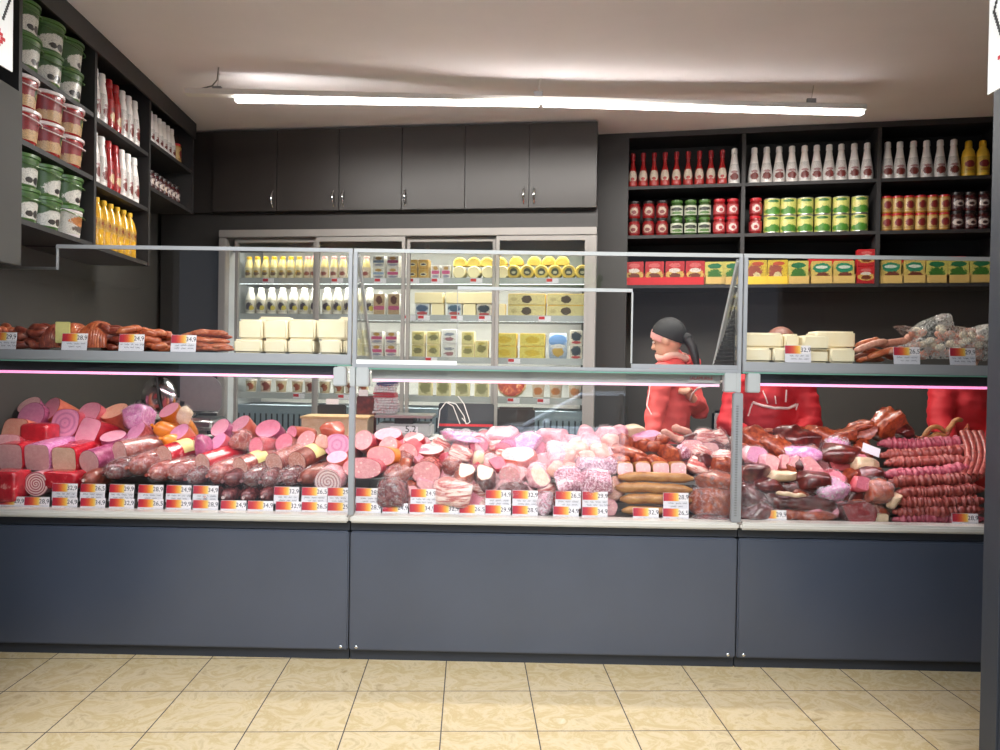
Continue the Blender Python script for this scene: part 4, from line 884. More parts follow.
def log(name, cx, cy, r, d, L, fm, cm, n=2.0, flat=1.0, Y=None, spin=0, film=None, clip=False, band=None, back=.75):
    """a cut log: face centre at pixel (cx, cy), radius r px, body runs along d (x right, y away, z up)"""
    if Y is None: Y = Yof(cx, cy)
    d = (d[0] * .62, d[1], d[2]); L *= .82; r *= 1.05
    p = P(cx, cy, Y); R = r * mpp(Y); SEED[0] += 1; s = SEED[0]
    seg = 28; prof = [(1.0, 0), (1.0, .004), (1.01, L * .25), (1.02, L * .5), (1.0, L * .8), (.93, L * .92), (.72, L * .985), (.3, L)]
    vs, fs = [], []
    for i, (k, y) in enumerate(prof):
        for j in range(seg):
            c, q = sq(2 * PI * j / seg, n); v = V((c * R * k, y, q * R * k * flat))
            if i > 1: v += wob(v, s, R * .05, 14)
            vs.append(v)
    for i in range(len(prof) - 1):
        for j in range(seg): fs.append((i * seg + j, i * seg + (j + 1) % seg, (i + 1) * seg + (j + 1) % seg, (i + 1) * seg + j))
    fs.append(tuple(range(seg))); fs.append(tuple((len(prof) - 1) * seg + j for j in range(seg)))
    mb = MB(); mb.add(vs, fs); o = mb.obj(name, cm, sharp=50)
    mb = MB(); mb.add([(v.x * .965, -.0012, v.z * .965) for v in vs[:seg]], [tuple(range(seg))]); mb.obj('cut_face', fm, o, smooth=False)
    o.location = p; orient(o, d, spin)
    if film: film_over(o, o.data, film)
    if clip:
        mb = MB(); mb.tube([(0, L - .003, 0), (0, L + .018, 0)], [.012, .006], 8); mb.obj('casing_tail', cm, o)
    if band:
        mb = MB(); ring = []
        for y in (L * .3, L * .62):
            for j in range(seg // 2 + 1):
                c, q = sq(PI * j / (seg // 2), n); ring.append((c * R * 1.05, y, q * R * 1.05 * flat))
        m_ = seg // 2 + 1; mb.add(ring, [(j, j + 1, m_ + j + 1, m_ + j) for j in range(m_ - 1)]); mb.obj('label_band', band, o)
    return o
def roll(name, cx, cy, r, d, L, cm, Y=None, film=None, tie=True, sy=1.0):
    """an uncut log seen by its rounded end"""
    if Y is None: Y = Yof(cx, cy)
    p = P(cx, cy, Y); R = r * mpp(Y); SEED[0] += 1; s = SEED[0]
    prof = [(.12, 0), (.45, .008), (.75, .025), (.93, .055), (1, .1), (1, L * .6), (.9, L * .85), (.5, L * .97), (.1, L)]
    seg = 18; vs, fs = [], []
    for k, y in prof:
        for j in range(seg):
            a = 2 * PI * j / seg; v = V((math.cos(a) * R * k, y - .02, math.sin(a) * R * k * sy)); v += wob(v, s, R * .09, 22); vs.append(v)
    for i in range(len(prof) - 1):
        for j in range(seg): fs.append((i * seg + j, i * seg + (j + 1) % seg, (i + 1) * seg + (j + 1) % seg, (i + 1) * seg + j))
    fs.append(tuple(range(seg))); fs.append(tuple((len(prof) - 1) * seg + j for j in range(seg)))
    mb = MB(); mb.add(vs, fs); o = mb.obj(name, cm, sharp=60); o.location = p; orient(o, d)
    if tie: mb = MB(); mb.tube([(0, -.018, 0), (0, -.028, 0), (.004, -.036, .004)], [.008, .005, .008], 8); mb.obj('casing_tail', cm, o)
    if film: film_over(o, o.data, film)
    return o
def chunk(name, cx, cy, w, h, cm, fm=None, cut=(0, -1, .2), at=.55, dep=None, Y=None, rot=0, film=None, rough=.16, n=2.4, pitch=0):
    """an irregular piece w x h px; cut = outward normal of its sliced face, at = where along it (fraction of size)"""
    if Y is None: Y = Yof(cx, cy)
    p = P(cx, cy, Y); w *= 1.2; h *= 1.22; W_, H_ = w * mpp(Y) / 2, h * mpp(Y) / 2; D_ = (dep or (w + h) / 2) * mpp(Y) / 2; SEED[0] += 1; s = SEED[0]
    mb = MB(); vs, fs = [], []; seg, ring = 30, 18
    for i in range(ring + 1):
        th = PI * i / ring; cz, sz_ = sq(th, n)
        for j in range(seg):
            c, q = sq(2 * PI * j / seg, n); v = V((c * sz_ * W_, q * sz_ * D_, cz * H_)); v += wob(v, s, min(W_, H_) * rough * 1.9, .55 / min(W_, H_)) + wob(v, s + 50, min(W_, H_) * rough * .55, 1.9 / min(W_, H_)); vs.append(v)
    if rough > .1:
        rf = random.Random(s * 13)
        for _ in range(5):
            a_ = rf.uniform(0, 2 * PI); b_ = rf.uniform(-.6, .9); q = V((math.cos(a_) * math.cos(b_), math.sin(a_) * math.cos(b_), math.sin(b_)))
            lim = math.sqrt((q.x * W_) ** 2 + (q.y * D_) ** 2 + (q.z * H_) ** 2) * rf.uniform(.6, .85)
            for i, v in enumerate(vs):
                ov = v.dot(q) - lim
                if ov > 0: vs[i] = v - q * ov * .9
    for i in range(ring):
        for j in range(seg): fs.append((i * seg + j, (i + 1) * seg + j, (i + 1) * seg + (j + 1) % seg, i * seg + (j + 1) % seg))
    mb.add(vs, fs); me = mb.mesh(name, cm, sharp=42)
    capm = None
    if fm:
        nn = V(cut).normalized(); ext = math.sqrt((nn.x * W_) ** 2 + (nn.y * D_) ** 2 + (nn.z * H_) ** 2)
        bm = bmesh.new(); bm.from_mesh(me); co = nn * ext * at
        bmesh.ops.bisect_plane(bm, geom=bm.verts[:] + bm.edges[:] + bm.faces[:], plane_co=co, plane_no=nn, clear_outer=True)
        be = [e for e in bm.edges if e.is_boundary]
        r = bmesh.ops.holes_fill(bm, edges=be, sides=0) if be else {'faces': []}
        pts = [[v.co.copy() for v in f.verts] for f in r['faces']]
        for f in r['faces']: f.smooth = False
        bm.to_mesh(me); bm.free(); me.set_sharp_from_angle(angle=math.radians(50))
        capm = MB()
        for ps in pts:
            c = sum(ps, V()) / len(ps); capm.poly([c + (q - c) * .95 + nn * .0015 for q in ps])
    o = mobj(name, me); o.location = p; o.rotation_euler = (pitch, rot, 0)
    if capm and capm.f: capm.obj('cut_face', fm, o, smooth=False)
    if film: film_over(o, o.data, film)
    return o
LC, MC, RC = 'in left deli case', 'in middle deli case', 'in right deli case'
BR = (.35, .9, .05)
def row(px, py):
    p = py - .0155 * (px - 500)
    return 'back row' if p < 428 else 'second row' if p < 446 else 'third row' if p < 466 else 'front row' if p < 492 else 'bottom row'
def M(o, desc, cx, cy, cat='cold meat'):
    where = LC if cx < 350 else MC if cx < 738 else RC
    reg(o, desc, row(cx, cy) + ' ' + where, cat, None, (P(cx, cy, .1)))
up = lambda x, y=.55, z=-.6: (x, y, z)
# --- left case. (desc, cx, cy, r, dir, L, face, casing, exponent, flat, extras)
T = [
 ('dull grey-pink ham log standing for a reflection', 29, 405, 11, up(.2), .2, 'f_grey', 'c_purple', 2, 1, {}),  # solid log put in for a dim reflection at the left wall
 ('violet-pink ham log', 31, 416, 14, up(.15, .7, -.3), .25, 'f_mauve', 'c_purple', 2, 1, {}),
 ('pink ham log with peach casing', 50, 409, 12.5, up(.45, .55, -.35), .26, 'f_pink', 'c_salmon', 2, 1, {'clip': 1}),
 ('violet ham block with a ring mark', 65, 423, 14, up(.1, .8, -.25), .22, 'f_ring', 'c_pinkred', 3, 1, {}),
 ('pink ham block with a faint ring', 88, 414, 13, up(.3, .6, -.4), .22, 'f_pink', 'c_pinkred', 2.6, 1, {}),
 ('light pink square ham block', 88, 431, 14.5, up(.5, .75, -.3), .2, 'f_pink', 'c_red', 4.5, .9, {'spin': .15}),
 ('peach-faced ham log with salmon casing', 114, 411, 13, up(.25, .45, -.75), .22, 'f_peach', 'c_salmon', 2, 1, {}),
 ('pink ham log in orange casing', 169, 410, 10.5, up(.45, .5, -.65), .24, 'f_pink', 'c_orange', 2, 1, {'clip': 1}),
 ('violet-pink ham log in red netting', 136, 431, 10.5, up(.5, .55, -.5), .26, 'f_mauve', 'c_net', 2, 1, {}),
 ('pink ham log with violet rim', 113, 436, 12.5, up(.1, .4, -.8), .2, 'f_pink', 'c_purple', 2, .85, {}),
 ('pink ham log in reddish casing', 179, 432, 10.5, up(.42, .55, -.6), .28, 'f_mauve', 'c_salmon', 2, 1, {}),
 ('salmon square ham block', 14, 432, 15, up(.35, .8, -.25), .2, 'f_peach', 'c_salmon', 4, .9, {}),
 ('pale pink square ham block', 5, 446, 15, up(.2, .7, -.35), .2, 'f_pale', 'c_pinkred', 4, .8, {}),
 ('greyish square ham block', 10, 457, 12.8, (.12, .95, .08), .3, 'f_grey', 'c_redfilm', 5, 1, {}),
 ('mauve square ham block', 37, 457.5, 12.8, (.14, .95, .1), .3, 'f_grey', 'c_violet', 5, 1, {}),
 ('beige square ham block', 64, 459.5, 12.8, (.2, .95, .1), .3, 'f_beige', 'c_redfilm', 5, .95, {}),
 ('round mauve ham log in pink film', 89, 462, 11.6, (.38, .9, .12), .32, 'f_grey', 'c_purple', 2, 1, {}),
 ('round ham log in red marbled casing', 119.5, 452, 10.5, (.62, .75, .08), .3, 'f_brown', 'c_marble', 2, 1, {'film': 'film_clear'}),
 ('round ham log in red casing with cream band', 164, 456, 10.5, (.55, .8, .12), .28, 'f_brown', 'c_redfilm', 2, 1, {'band': 'label_yellow_meat'}),
 ('round ham log in red film', 202.5, 463, 9.6, (.6, .8, .14), .3, 'f_brown', 'c_redfilm', 2, 1, {}),
 ('pink spiral meat roll', 36, 484, 11.8, (.05, 1, 0), .3, 'f_spiral', 'c_palepink', 2, 1, {}),
 ('light pink ham log', 220, 427.5, 10, up(.4, .6, -.5), .25, 'f_pink', 'c_purple', 2, 1, {}),
 ('light pink ham log in rust casing', 240, 423.5, 10.6, up(.5, .5, -.6), .25, 'f_pink', 'c_salmon', 2, 1, {'clip': 1}),
 ('hot pink ham log', 268, 428.5, 13.2, up(.25, .6, -.5), .26, 'f_hot', 'c_purple', 2, .8, {}),
 ('mauve sausage log', 218, 441, 9.4, up(.55, .55, -.5), .26, 'f_mauve', 'c_pinkred', 2, 1, {}),
 ('dark pink ham log', 256, 446.5, 9, (.55, .7, -.1), .26, 'f_rose', 'c_red', 2, 1, {'film': 'film_clear'}),
 ('rose ham log in red casing', 284, 442.5, 9.6, (.4, .7, -.35), .26, 'f_rose', 'c_brown', 2, 1, {}),
 ('brownish pink ham log in rust casing', 306, 440, 10.4, (.45, .6, -.4), .28, 'f_ham', 'c_salmon', 2, 1, {'clip': 1}),
 ('small magenta sausage log', 292, 432, 6, (.5, .7, -.1), .2, 'f_hot', 'c_salmon', 2, 1, {}),
 ('brown salami log with cream band', 240, 467, 9.2, (.55, .8, .15), .28, 'f_brown', 'c_marble', 2, 1, {'band': 'label_yellow_meat'}),
 ('speckled salami log', 274, 463, 10, (.5, .8, .15), .3, 'f_salami', 'c_marble', 2, 1, {'film': 'film_clear'}),
 ('speckled salami log in brown casing', 297, 462, 10.4, (.5, .8, .15), .3, 'f_salami', 'c_brown', 2, 1, {'band': 'label_yellow_meat'}),
 ('violet ham block with ring mark', 337, 445, 13, (.3, .8, -.2), .24, 'f_ring', 'c_pinkred', 2.4, .85, {}),
 ('bright pink ham log', 337, 457, 10.4, up(.2, .5, -.7), .22, 'f_pink', 'c_salmon', 2, .85, {}),
 ('wrapped rolled bacon', 328, 482, 13, (.1, .95, .1), .2, 'f_roll', 'c_palepink', 2, 1, {'film': 'film_clear'}),
 ('pale pink ham log by post', 363, 440, 10, up(.3, .7, -.3), .25, 'f_pale', 'c_pinkred', 2, 1, {}),
]
for desc, cx, cy, r, d, L, fm, cm, n, fl_, kw in T: M(log('salami_log' if 'salami' in desc else 'meat_roll' if 'roll' in desc else 'ham_block' if 'block' in desc else 'ham_log', cx, cy, r, d, L, fm, cm, n, fl_, **kw), desc, cx, cy)
for desc, cx, cy, w, h, cm, kw in [
 ('red film-wrapped ham block', 40, 433, 24, 17, 'c_red', {'n': 6, 'rough': .06}), ('red wrapped ham block', 10, 485, 25, 25, 'c_redfilm', {'n': 7, 'rough': .04, 'Y': .1}),
 ('dull red wrapped ham block', 66, 479, 30, 15, 'c_redfilm', {'n': 6, 'rough': .05, 'Y': .16}), ('violet vacuum bag of ham', 139, 418, 30, 22, 'c_violet', {'n': 3, 'film': 'film_clear', 'rough': .22}),
 ('salmon wrapped sausage end', 240, 440, 20, 17, 'c_marble', {'film': 'film_clear'}), ('purple-red wrapped log', 202, 446, 18, 18, 'c_purple', {'n': 3}),
 ('rust-coloured ham piece', 331, 430, 22, 14, 'c_salmon', {}), ('red wrapped ham slab', 86, 447, 30, 10, 'c_redfilm', {'n': 5, 'rough': .05, 'Y': .36}), ('pale peach ham log end', 322, 442, 12, 14, 'c_pale', {}),
 ('yellow-wrapped meat end', 186, 416, 12, 16, 'c_fat', {'film': 'film_clear'}), ('bright pink wrapped ham slab', 50, 445, 28, 8, 'c_violet', {'n': 5, 'rough': .05, 'Y': .34}),
]: M(chunk('ham_block' if 'block' in desc or 'slab' in desc else 'ham_piece', cx, cy, w, h, cm, **kw), desc, cx, cy)
for cx, cy, r, d, L, cm in [(158, 428, 10, (.5, .6, -.3), .22, 'c_orange'), (166, 440, 8, (.4, .8, -.2), .2, 'c_orange')]:
    M(roll('sausage_log', cx, cy, r, d, L, cm), 'orange-cased sausage log', cx, cy)
for cx, cy, r, cm in [(109, 472, 11, 'c_darkroll'), (133, 467, 12, 'c_marble'), (153, 474, 11, 'c_marble'), (173, 474, 11, 'c_marble'), (191, 478, 10, 'c_darkroll'), (213, 475, 12, 'c_marble'), (228, 480, 10, 'c_darkroll'), (247, 480, 10.5, 'c_darkroll'), (265, 481, 10.5, 'c_darkroll'), (285, 479, 10.5, 'c_darkroll'), (304, 479, 10.5, 'c_brown')]:
    M(roll('salami_log', cx, cy, r, (.45, .85, .12), .26, cm, film='film_clear' if cx % 2 else None), 'dark marbled salami log end' if cm == 'c_darkroll' else 'red marbled salami log end' if cm == 'c_marble' else 'brown salami log end', cx, cy)
for cx, cy, r, cm in [(88, 480, 10, 'c_brown'), (226, 497, 9.5, 'c_darkroll'), (246, 497, 9.5, 'c_darkroll'), (265, 496, 10, 'c_darkroll'), (208, 496, 9, 'c_darkroll')]:
    M(roll('salami_log', cx, cy, r, (.1, 1, .02), .2, cm, Y=.09), 'small dark salami end', cx, cy)
# --- middle case: logs and sliced pieces
T = [
 ('long pink oval ham', 388, 434, 14.5, up(.3, .5, -.7), .2, 'f_pink', 'c_red', 2, .62, {}),
 ('small pink oval ham', 414, 438, 10.5, up(.3, .45, -.75), .2, 'f_pale', 'c_red', 2, .75, {}),
 ('pink-brown ham', 388, 447, 10.5, (.45, .7, -.3), .24, 'f_ham', 'c_salmon', 2, 1, {}),
 ('mauve-pink ham', 408, 453, 10, (.25, .85, .1), .24, 'f_ham', 'c_pinkred', 2, 1, {}),
 ('pale pink oval ham on marbled log', 430, 449, 13.5, up(.1, .4, -.85), .2, 'f_pale', 'c_marble', 2, .75, {}),
 ('large greyish pink ham', 426, 473, 14, (.1, .95, .1), .24, 'f_ham', 'c_marble', 2, .85, {}),
 ('half-cut pink ham by post', 381, 456, 17, (.6, .7, -.1), .18, 'f_pale', 'c_orange', 2.2, .55, {}),
 ('pale mauve half ham lying', 362, 468, 20, (.3, .9, -.1), .2, 'f_ham', 'c_pinkred', 2.2, .5, {}),
 ('round dark rose ham', 479, 445, 9, (.2, .9, .1), .22, 'f_rose', 'c_pinkred', 2, 1, {}),
 ('brown-rose ham log', 504, 450, 9.6, (.45, .7, .2), .22, 'f_rose', 'c_purple', 2, .8, {}),
 ('pinkish white ham log', 509, 476, 10, (.1, .9, .15), .2, 'f_ham', 'c_palepink', 2, .95, {'film': 'film_clear'}),
 ('mauve speckled salami slab', 692, 449, 11, (.3, .8, -.1), .2, 'f_ham', 'c_speck', 3, .8, {'film': 'film_clear'}),
 ('greyish mauve salami slab', 709, 451, 9, (.3, .8, -.1), .2, 'f_grey', 'c_speck', 3, .9, {}),
]
for desc, cx, cy, r, d, L, fm, cm, n, fl_, kw in T: M(log('salami_slab' if 'salami' in desc else 'cut_ham', cx, cy, r, d, L, fm, cm, n, fl_, **kw), desc, cx, cy)
CK = [
 ('thin pale wrapped meat slice', 464, 437, 44, 8, 'c_violet', None, (0, -1, 0), {'film': 'film_white', 'rot': .08}),
 ('streaky bacon piece', 461, 454, 20, 12, 'c_bacon', None, (0, -1, 0), {'n': 4, 'rot': .3, 'rough': .1}),
 ('pale fat piece', 479, 459, 13, 13, 'c_fat', None, (0, -1, 0), {}),
 ('triangular pink ham wedge', 501, 434, 30, 13, 'c_palepink', 'f_pale', (.1, -.6, .8), {'rough': .2}),
 ('violet film-wrapped meat', 528, 442, 28, 18, 'c_violet', None, (0, -1, 0), {'film': 'film_clear', 'rough': .22}),
 ('pale pink ham with rust side', 520, 457, 32, 18, 'c_salmon', 'f_pale', (-.1, -.6, .8), {'rot': .12, 'at': .3}),
 ('smoked piece with pale top', 464, 477, 20, 25, 'c_smoke', 'f_white', (.1, -.5, .8), {'film': 'film_clear', 'at': .45}),
 ('dark red piece with pale top', 485, 478, 18, 22, 'c_deep', 'f_white', (-.1, -.6, .8), {'film': 'film_clear', 'at': .5}),
 ('film-wrapped pale meat block', 538, 476, 20, 20, 'c_palepink', 'f_white', (.2, -.9, .3), {'film': 'film_clear'}),
 ('pale pink raw slab', 553, 438, 30, 18, 'c_palepink', None, (0, -1, 0), {}),
 ('pale pink raw slab', 560, 456, 26, 24, 'c_palepink', None, (0, -1, 0), {'film': 'film_clear'}),
 ('dark pink wrapped piece', 452, 465, 18, 16, 'c_marble', None, (0, -1, 0), {'film': 'film_clear'}),
 ('red-brown lean piece', 499, 464, 20, 14, 'c_pinkred', 'f_rose', (0, -.8, .5), {}),
 ('orange-brown ham end', 404, 466, 16, 14, 'c_smoke', None, (0, -1, 0), {}), ('red-brown wrapped ham end', 398, 473, 26, 12, 'c_marble', None, (0, -1, 0), {'film': 'film_clear'}),
 ('dark grey film package', 394, 492, 30, 24, 'c_darkroll', None, (0, -1, 0), {'film': 'film_clear', 'n': 3, 'Y': .1}),
 ('clear film package of bacon', 455, 493, 38, 22, 'c_bacon', None, (0, -1, 0), {'film': 'film_clear', 'n': 3, 'Y': .1}),
 ('small clear film package', 546, 505, 14, 22, 'c_speck', None, (0, -1, 0), {'film': 'film_white', 'n': 3, 'Y': .09}),
 ('dark lean wrapped piece', 513, 494, 30, 20, 'c_deep', None, (0, -1, 0), {'film': 'film_clear', 'Y': .12}),
 ('mauve speckled package', 569, 482, 28, 22, 'c_speck', None, (0, -1, 0), {'film': 'film_clear', 'n': 3}),
 ('mauve speckled package', 597, 482, 30, 22, 'c_speck', None, (0, -1, 0), {'film': 'film_clear', 'n': 3}),
 ('flat violet speckled slab', 597, 465, 42, 12, 'c_speck', None, (0, -1, 0), {'film': 'film_clear', 'n': 3, 'rot': .1}),
 ('pale peach pork chunk', 568, 457, 17, 20, 'c_pale', None, (0, -1, 0), {'rot': .3}), ('pale peach pork chunk', 579, 449, 18, 17, 'c_pale', None, (0, -1, 0), {'rot': -.2}), ('pale peach pork chunk', 586, 435, 18, 18, 'c_palepink', None, (0, -1, 0), {}),
 ('pale pink pork chunk', 591, 443, 20, 14, 'c_palepink', None, (0, -1, 0), {'rot': .4}), ('pale peach pork chunk', 600, 451, 20, 16, 'c_pale', None, (0, -1, 0), {}), ('pale pink pork chunk', 605, 434, 24, 13, 'c_palepink', None, (0, -1, 0), {'film': 'film_clear'}), ('pale pink pork chunk', 621, 433, 18, 13, 'c_palepink', None, (0, -1, 0), {'rot': .3}), ('pale peach pork chunk', 586, 458, 16, 12, 'c_pale', None, (0, -1, 0), {}), ('pale pink pork chunk', 572, 442, 18, 14, 'c_palepink', None, (0, -1, 0), {}),
 ('pale peach pork chunk', 556, 470, 20, 14, 'c_pale', None, (0, -1, 0), {}), ('pale peach pork chunk', 611, 444, 18, 14, 'c_pale', None, (0, -1, 0), {}),
 ('pale mauve ham slice', 646, 437, 26, 10, 'c_palepink', 'f_mauve', (0, -.6, .8), {'rot': -.1}),
 ('white-pink pork fat piece', 632, 431, 24, 10, 'c_fat', None, (0, -1, 0), {}),
]
for x, y, w, h, r_ in [(626, 443, 18, 13, .5), (618, 451, 16, 14, .3), (634, 455, 26, 10, .4), (642, 447, 18, 12, -.2), (655, 448, 20, 12, .3), (671, 455, 24, 14, .4), (654, 461, 22, 10, .3), (621, 459, 20, 9, .1), (661, 440, 16, 10, -.3), (640, 461, 18, 9, .5)]:
    CK.append(('orange-brown smoked meat piece', x, y, w, h, 'c_smoke', None, (0, -1, 0), {'rot': r_, 'rough': .2}))
for x in (624, 642, 659.5, 677): CK.append(('bacon piece with brown rim', x, 468.5, 13.6, 11, 'c_tan', 'f_pale', (0, -1, .25), {'n': 4, 'at': .5, 'rough': .08, 'dep': 26}))
CK += [
 ('marbled red and white bacon', 704, 437, 20, 14, 'c_bacon', None, (0, -1, 0), {'film': 'film_clear'}), ('marbled red and white bacon', 719, 438, 18, 14, 'c_bacon', None, (0, -1, 0), {'film': 'film_clear'}), ('marbled red and white bacon', 697, 466, 22, 13, 'c_bacon', None, (0, -1, 0), {'rot': .3}),
 ('dark lean ham piece', 701, 461, 22, 12, 'c_deep', None, (0, -1, 0), {}), ('red-brown smoked ham piece', 722, 466, 22, 16, 'c_smoke', None, (0, -1, 0), {}), ('red-brown film-wrapped ham', 715, 481, 40, 15, 'c_smoke', None, (0, -1, 0), {'film': 'film_clear', 'rot': .1}),
 ('large smoked ham in film', 715, 501, 44, 26, 'c_smoke', None, (0, -1, 0), {'film': 'film_clear', 'Y': .12}), ('dark brown wrapped ham', 712, 518, 46, 9, 'c_deep', None, (0, -1, 0), {'film': 'film_clear', 'Y': .1}), ('cured piece with dark spot', 683, 452, 16, 12, 'c_speck', None, (0, -1, 0), {}),
]
for desc, cx, cy, w, h, cm, fm, cut, kw in CK:
    nm = 'bacon_piece' if 'bacon' in desc else 'film_package' if 'package' in desc else 'pork_chunk' if 'pork' in desc else 'meat_slab' if 'slab' in desc else 'ham_piece' if 'ham' in desc else 'smoked_meat' if 'smoked' in desc else 'meat_piece'
    M(chunk(nm, cx, cy, w, h, cm, fm, cut, **kw), desc, cx, cy)
fl = random.Random(21)
for (x0, x1, ys, kinds) in [(392, 560, (446, 460, 474, 489, 503), [('half-hidden pale ham scrap', 'c_palepink', 'f_pale'), ('half-hidden rose ham scrap', 'c_pinkred', 'f_rose'), ('half-hidden film-wrapped pork', 'c_marble', None), ('half-hidden streaky bacon scrap', 'c_bacon', None), ('half-hidden smoked ham scrap', 'c_smoke', 'f_ham')]),
                           (560, 625, (446, 458, 472, 488, 503), [('half-hidden pale pork scrap', 'c_pale', None), ('half-hidden speckled pork scrap', 'c_speck', None), ('half-hidden pink pork scrap', 'c_palepink', 'f_pale')]),
                           (686, 738, (446, 458, 472, 490), [('half-hidden red bacon scrap', 'c_bacon', None), ('half-hidden dark ham scrap', 'c_deep', None), ('half-hidden smoked ham scrap', 'c_smoke', None)]),
                           (748, 882, (452, 466, 480, 494, 508), [('half-hidden dark smoked meat', 'c_deep', None), ('half-hidden rust smoked meat', 'c_smoke', None), ('half-hidden dark red cut ham', 'c_deep', 'f_dark'), ('half-hidden mauve ham scrap', 'c_pinkred', 'f_rose')])]:
    for r_, y in enumerate(ys):
        x = x0 + 6 + 9 * (r_ % 2)
        while x < x1 - 4:
            ds, cm, fm = fl.choice(kinds); yy = y + fl.uniform(-3, 3); nm = 'bacon_piece' if 'bacon' in ds else 'pork_piece' if 'pork' in ds else 'ham_piece' if 'ham' in ds else 'smoked_meat'
            M(chunk(nm, x, yy, fl.uniform(18, 26), fl.uniform(13, 17), cm, fm, (fl.uniform(-.5, .5), -1, fl.uniform(0, .8)), Y=Yof(x, yy) + .05, rot=fl.uniform(-.5, .5), rough=.2, film='film_clear' if fl.random() < .4 else None, at=fl.uniform(.3, .6)), ds, x, yy)
            x += fl.uniform(17, 22)
def bar(name, x0, y0, x1, y1, h, cm, Y, sag=0, lump=.12, film=None, flat=.9, seg=12, nseg=16, freq=30, parent=None, taper=True, rope=False):
    pts = []; rs = []; SEED[0] += 1; s = SEED[0]; hh = h * mpp(Y) / 2
    for k in range(nseg + 1):
        t = k / nseg; p = P(x0 + (x1 - x0) * t, y0 + (y1 - y0) * t + sag * 4 * t * (1 - t), Y)
        p += V((0, noise.noise(V((t * 5, s, 0))) * .012, noise.noise(V((t * 4, s, 5))) * .006)); pts.append(p)
        e = 1 if not taper else min(1, .35 + 5.5 * min(t, 1 - t))
        rs.append(hh * e * (1 + lump * noise.noise(V((t * freq, s, 2))) + (.075 * math.sin(t * freq * 2.6 + s + 2.5 * noise.noise(V((t * 6, s, 1)))) if rope else 0)))
    c = sum(pts, V()) / len(pts); mb = MB(); mb.tube([p - c for p in pts], rs, seg, flat=flat); o = mb.obj(name, cm, parent, sharp=70); o.location = c
    if film: film_over(o, o.data, film)
    return o
for k, (x0, y0, x1, y1, h, Y) in enumerate([(618, 477, 694, 479, 10, .14), (614, 488, 692, 490, 10.5, .12), (620, 499, 692, 501, 10.5, .11), (622, 511, 680, 513, 9, .10)]):
    o = bar('bacon_slab', x0, y0, x1, y1, h, 'c_tan', Y, sag=-1, flat=1.0, lump=.06, freq=8); M(o, 'long tan smoked bacon slab, %s of the stack,' % ('topmost', 'second', 'third', 'lowest')[k], 655, y0)
for x0, y0, x1, y1, h in [(661, 431, 680, 441, 9), (672, 427, 692, 434, 9), (676, 439, 694, 443, 9)]: M(bar('white_sausage', x0, y0, x1, y1, h, 'c_pale', Yof(x0, y0) + .02, nseg=8), 'pale tan fresh sausage', (x0 + x1) / 2, 434)
# --- right case
CK = [
 ('smoked rib strip', 756, 439, 40, 16, 'c_smoke', {'rough': .35}), ('smoked rib strip', 776, 447, 34, 14, 'c_smoke', {'rough': .35, 'rot': .5}), ('dark smoked hock', 798, 440, 40, 22, 'c_deep', {'rough': .3}), ('smoked pork strip', 817, 434, 34, 13, 'c_smoke', {'rough': .3}),
 ('smoked pork strip', 838, 436, 36, 13, 'c_smoke', {'rough': .3, 'rot': -.2}), ('smoked pork strip', 859, 433, 30, 14, 'c_smoke', {'rough': .3, 'rot': -.4}), ('large curved smoked rib rack', 888, 426, 36, 24, 'c_smoke', {'rough': .42, 'rot': -.3}), ('dark smoked pork end', 903, 432, 18, 16, 'c_deep', {'rough': .3}),
 ('sliced pale mauve ham', 753, 455, 22, 15, 'c_palepink', {'fm': 'f_mauve', 'film': 'film_clear'}), ('pale sliced loin block', 770, 462, 19, 12, 'c_palepink', {'fm': 'f_pale', 'n': 4}), ('pale sliced loin block', 783, 462, 9, 12, 'c_palepink', {'fm': 'f_pale', 'n': 4}), ('pale sliced loin block', 793, 464, 10, 13, 'c_palepink', {'fm': 'f_pale', 'n': 4}), ('pale sliced loin block', 808, 465, 22, 13, 'c_palepink', {'fm': 'f_ham', 'n': 4}),
 ('violet film-wrapped loin', 801, 454, 36, 12, 'c_violet', {'film': 'film_clear'}), ('violet and white wrapped ham top', 838, 442, 24, 11, 'c_violet', {'film': 'film_white'}), ('dark red ham knuckle', 839, 455, 38, 16, 'c_deep', {}),
 ('dark red smoked piece', 755, 473, 30, 14, 'c_deep', {}), ('yellowish fat strip', 782, 476, 32, 8, 'c_fat', {'n': 4}), ('dark red glossy loin', 811, 480, 38, 14, 'c_deep', {}), ('violet film-wrapped pork', 832, 489, 26, 18, 'c_violet', {'film': 'film_white'}),
 ('pale fat cap on dark ham', 864, 465, 30, 12, 'c_fat', {'rot': .15}), ('dark ham under fat cap', 868, 474, 26, 13, 'c_deep', {}), ('mauve cut loin', 859, 484, 18, 14, 'c_pinkred', {'fm': 'f_rose'}), ('brown smoked ham knuckle', 877, 491, 26, 22, 'c_smoke', {'film': 'film_clear'}),
 ('curved pale rind', 893, 500, 14, 16, 'c_fat', {'rot': .6}), ('dark red cut ham', 854, 513, 34, 22, 'c_deep', {'fm': 'f_dark', 'film': 'film_clear', 'Y': .1}), ('white rind piece', 880, 518, 16, 9, 'c_fat', {'Y': .09}), ('dark wrapped ham by post', 752, 495, 30, 24, 'c_deep', {'film': 'film_clear', 'Y': .14}), ('dark wrapped ham by post', 754, 511, 34, 16, 'c_deep', {'film': 'film_clear', 'Y': .1}),
 ('dark red smoked piece', 770, 486, 26, 12, 'c_deep', {}),
]
for desc, cx, cy, w, h, cm, kw in CK: M(chunk('ham_piece' if 'ham' in desc else 'smoked_meat' if 'smoked' in desc else 'loin_piece' if 'loin' in desc else 'meat_piece', cx, cy, w, h, cm, **({'cut': (.1, -1, .25)} | kw)), desc, cx, cy)
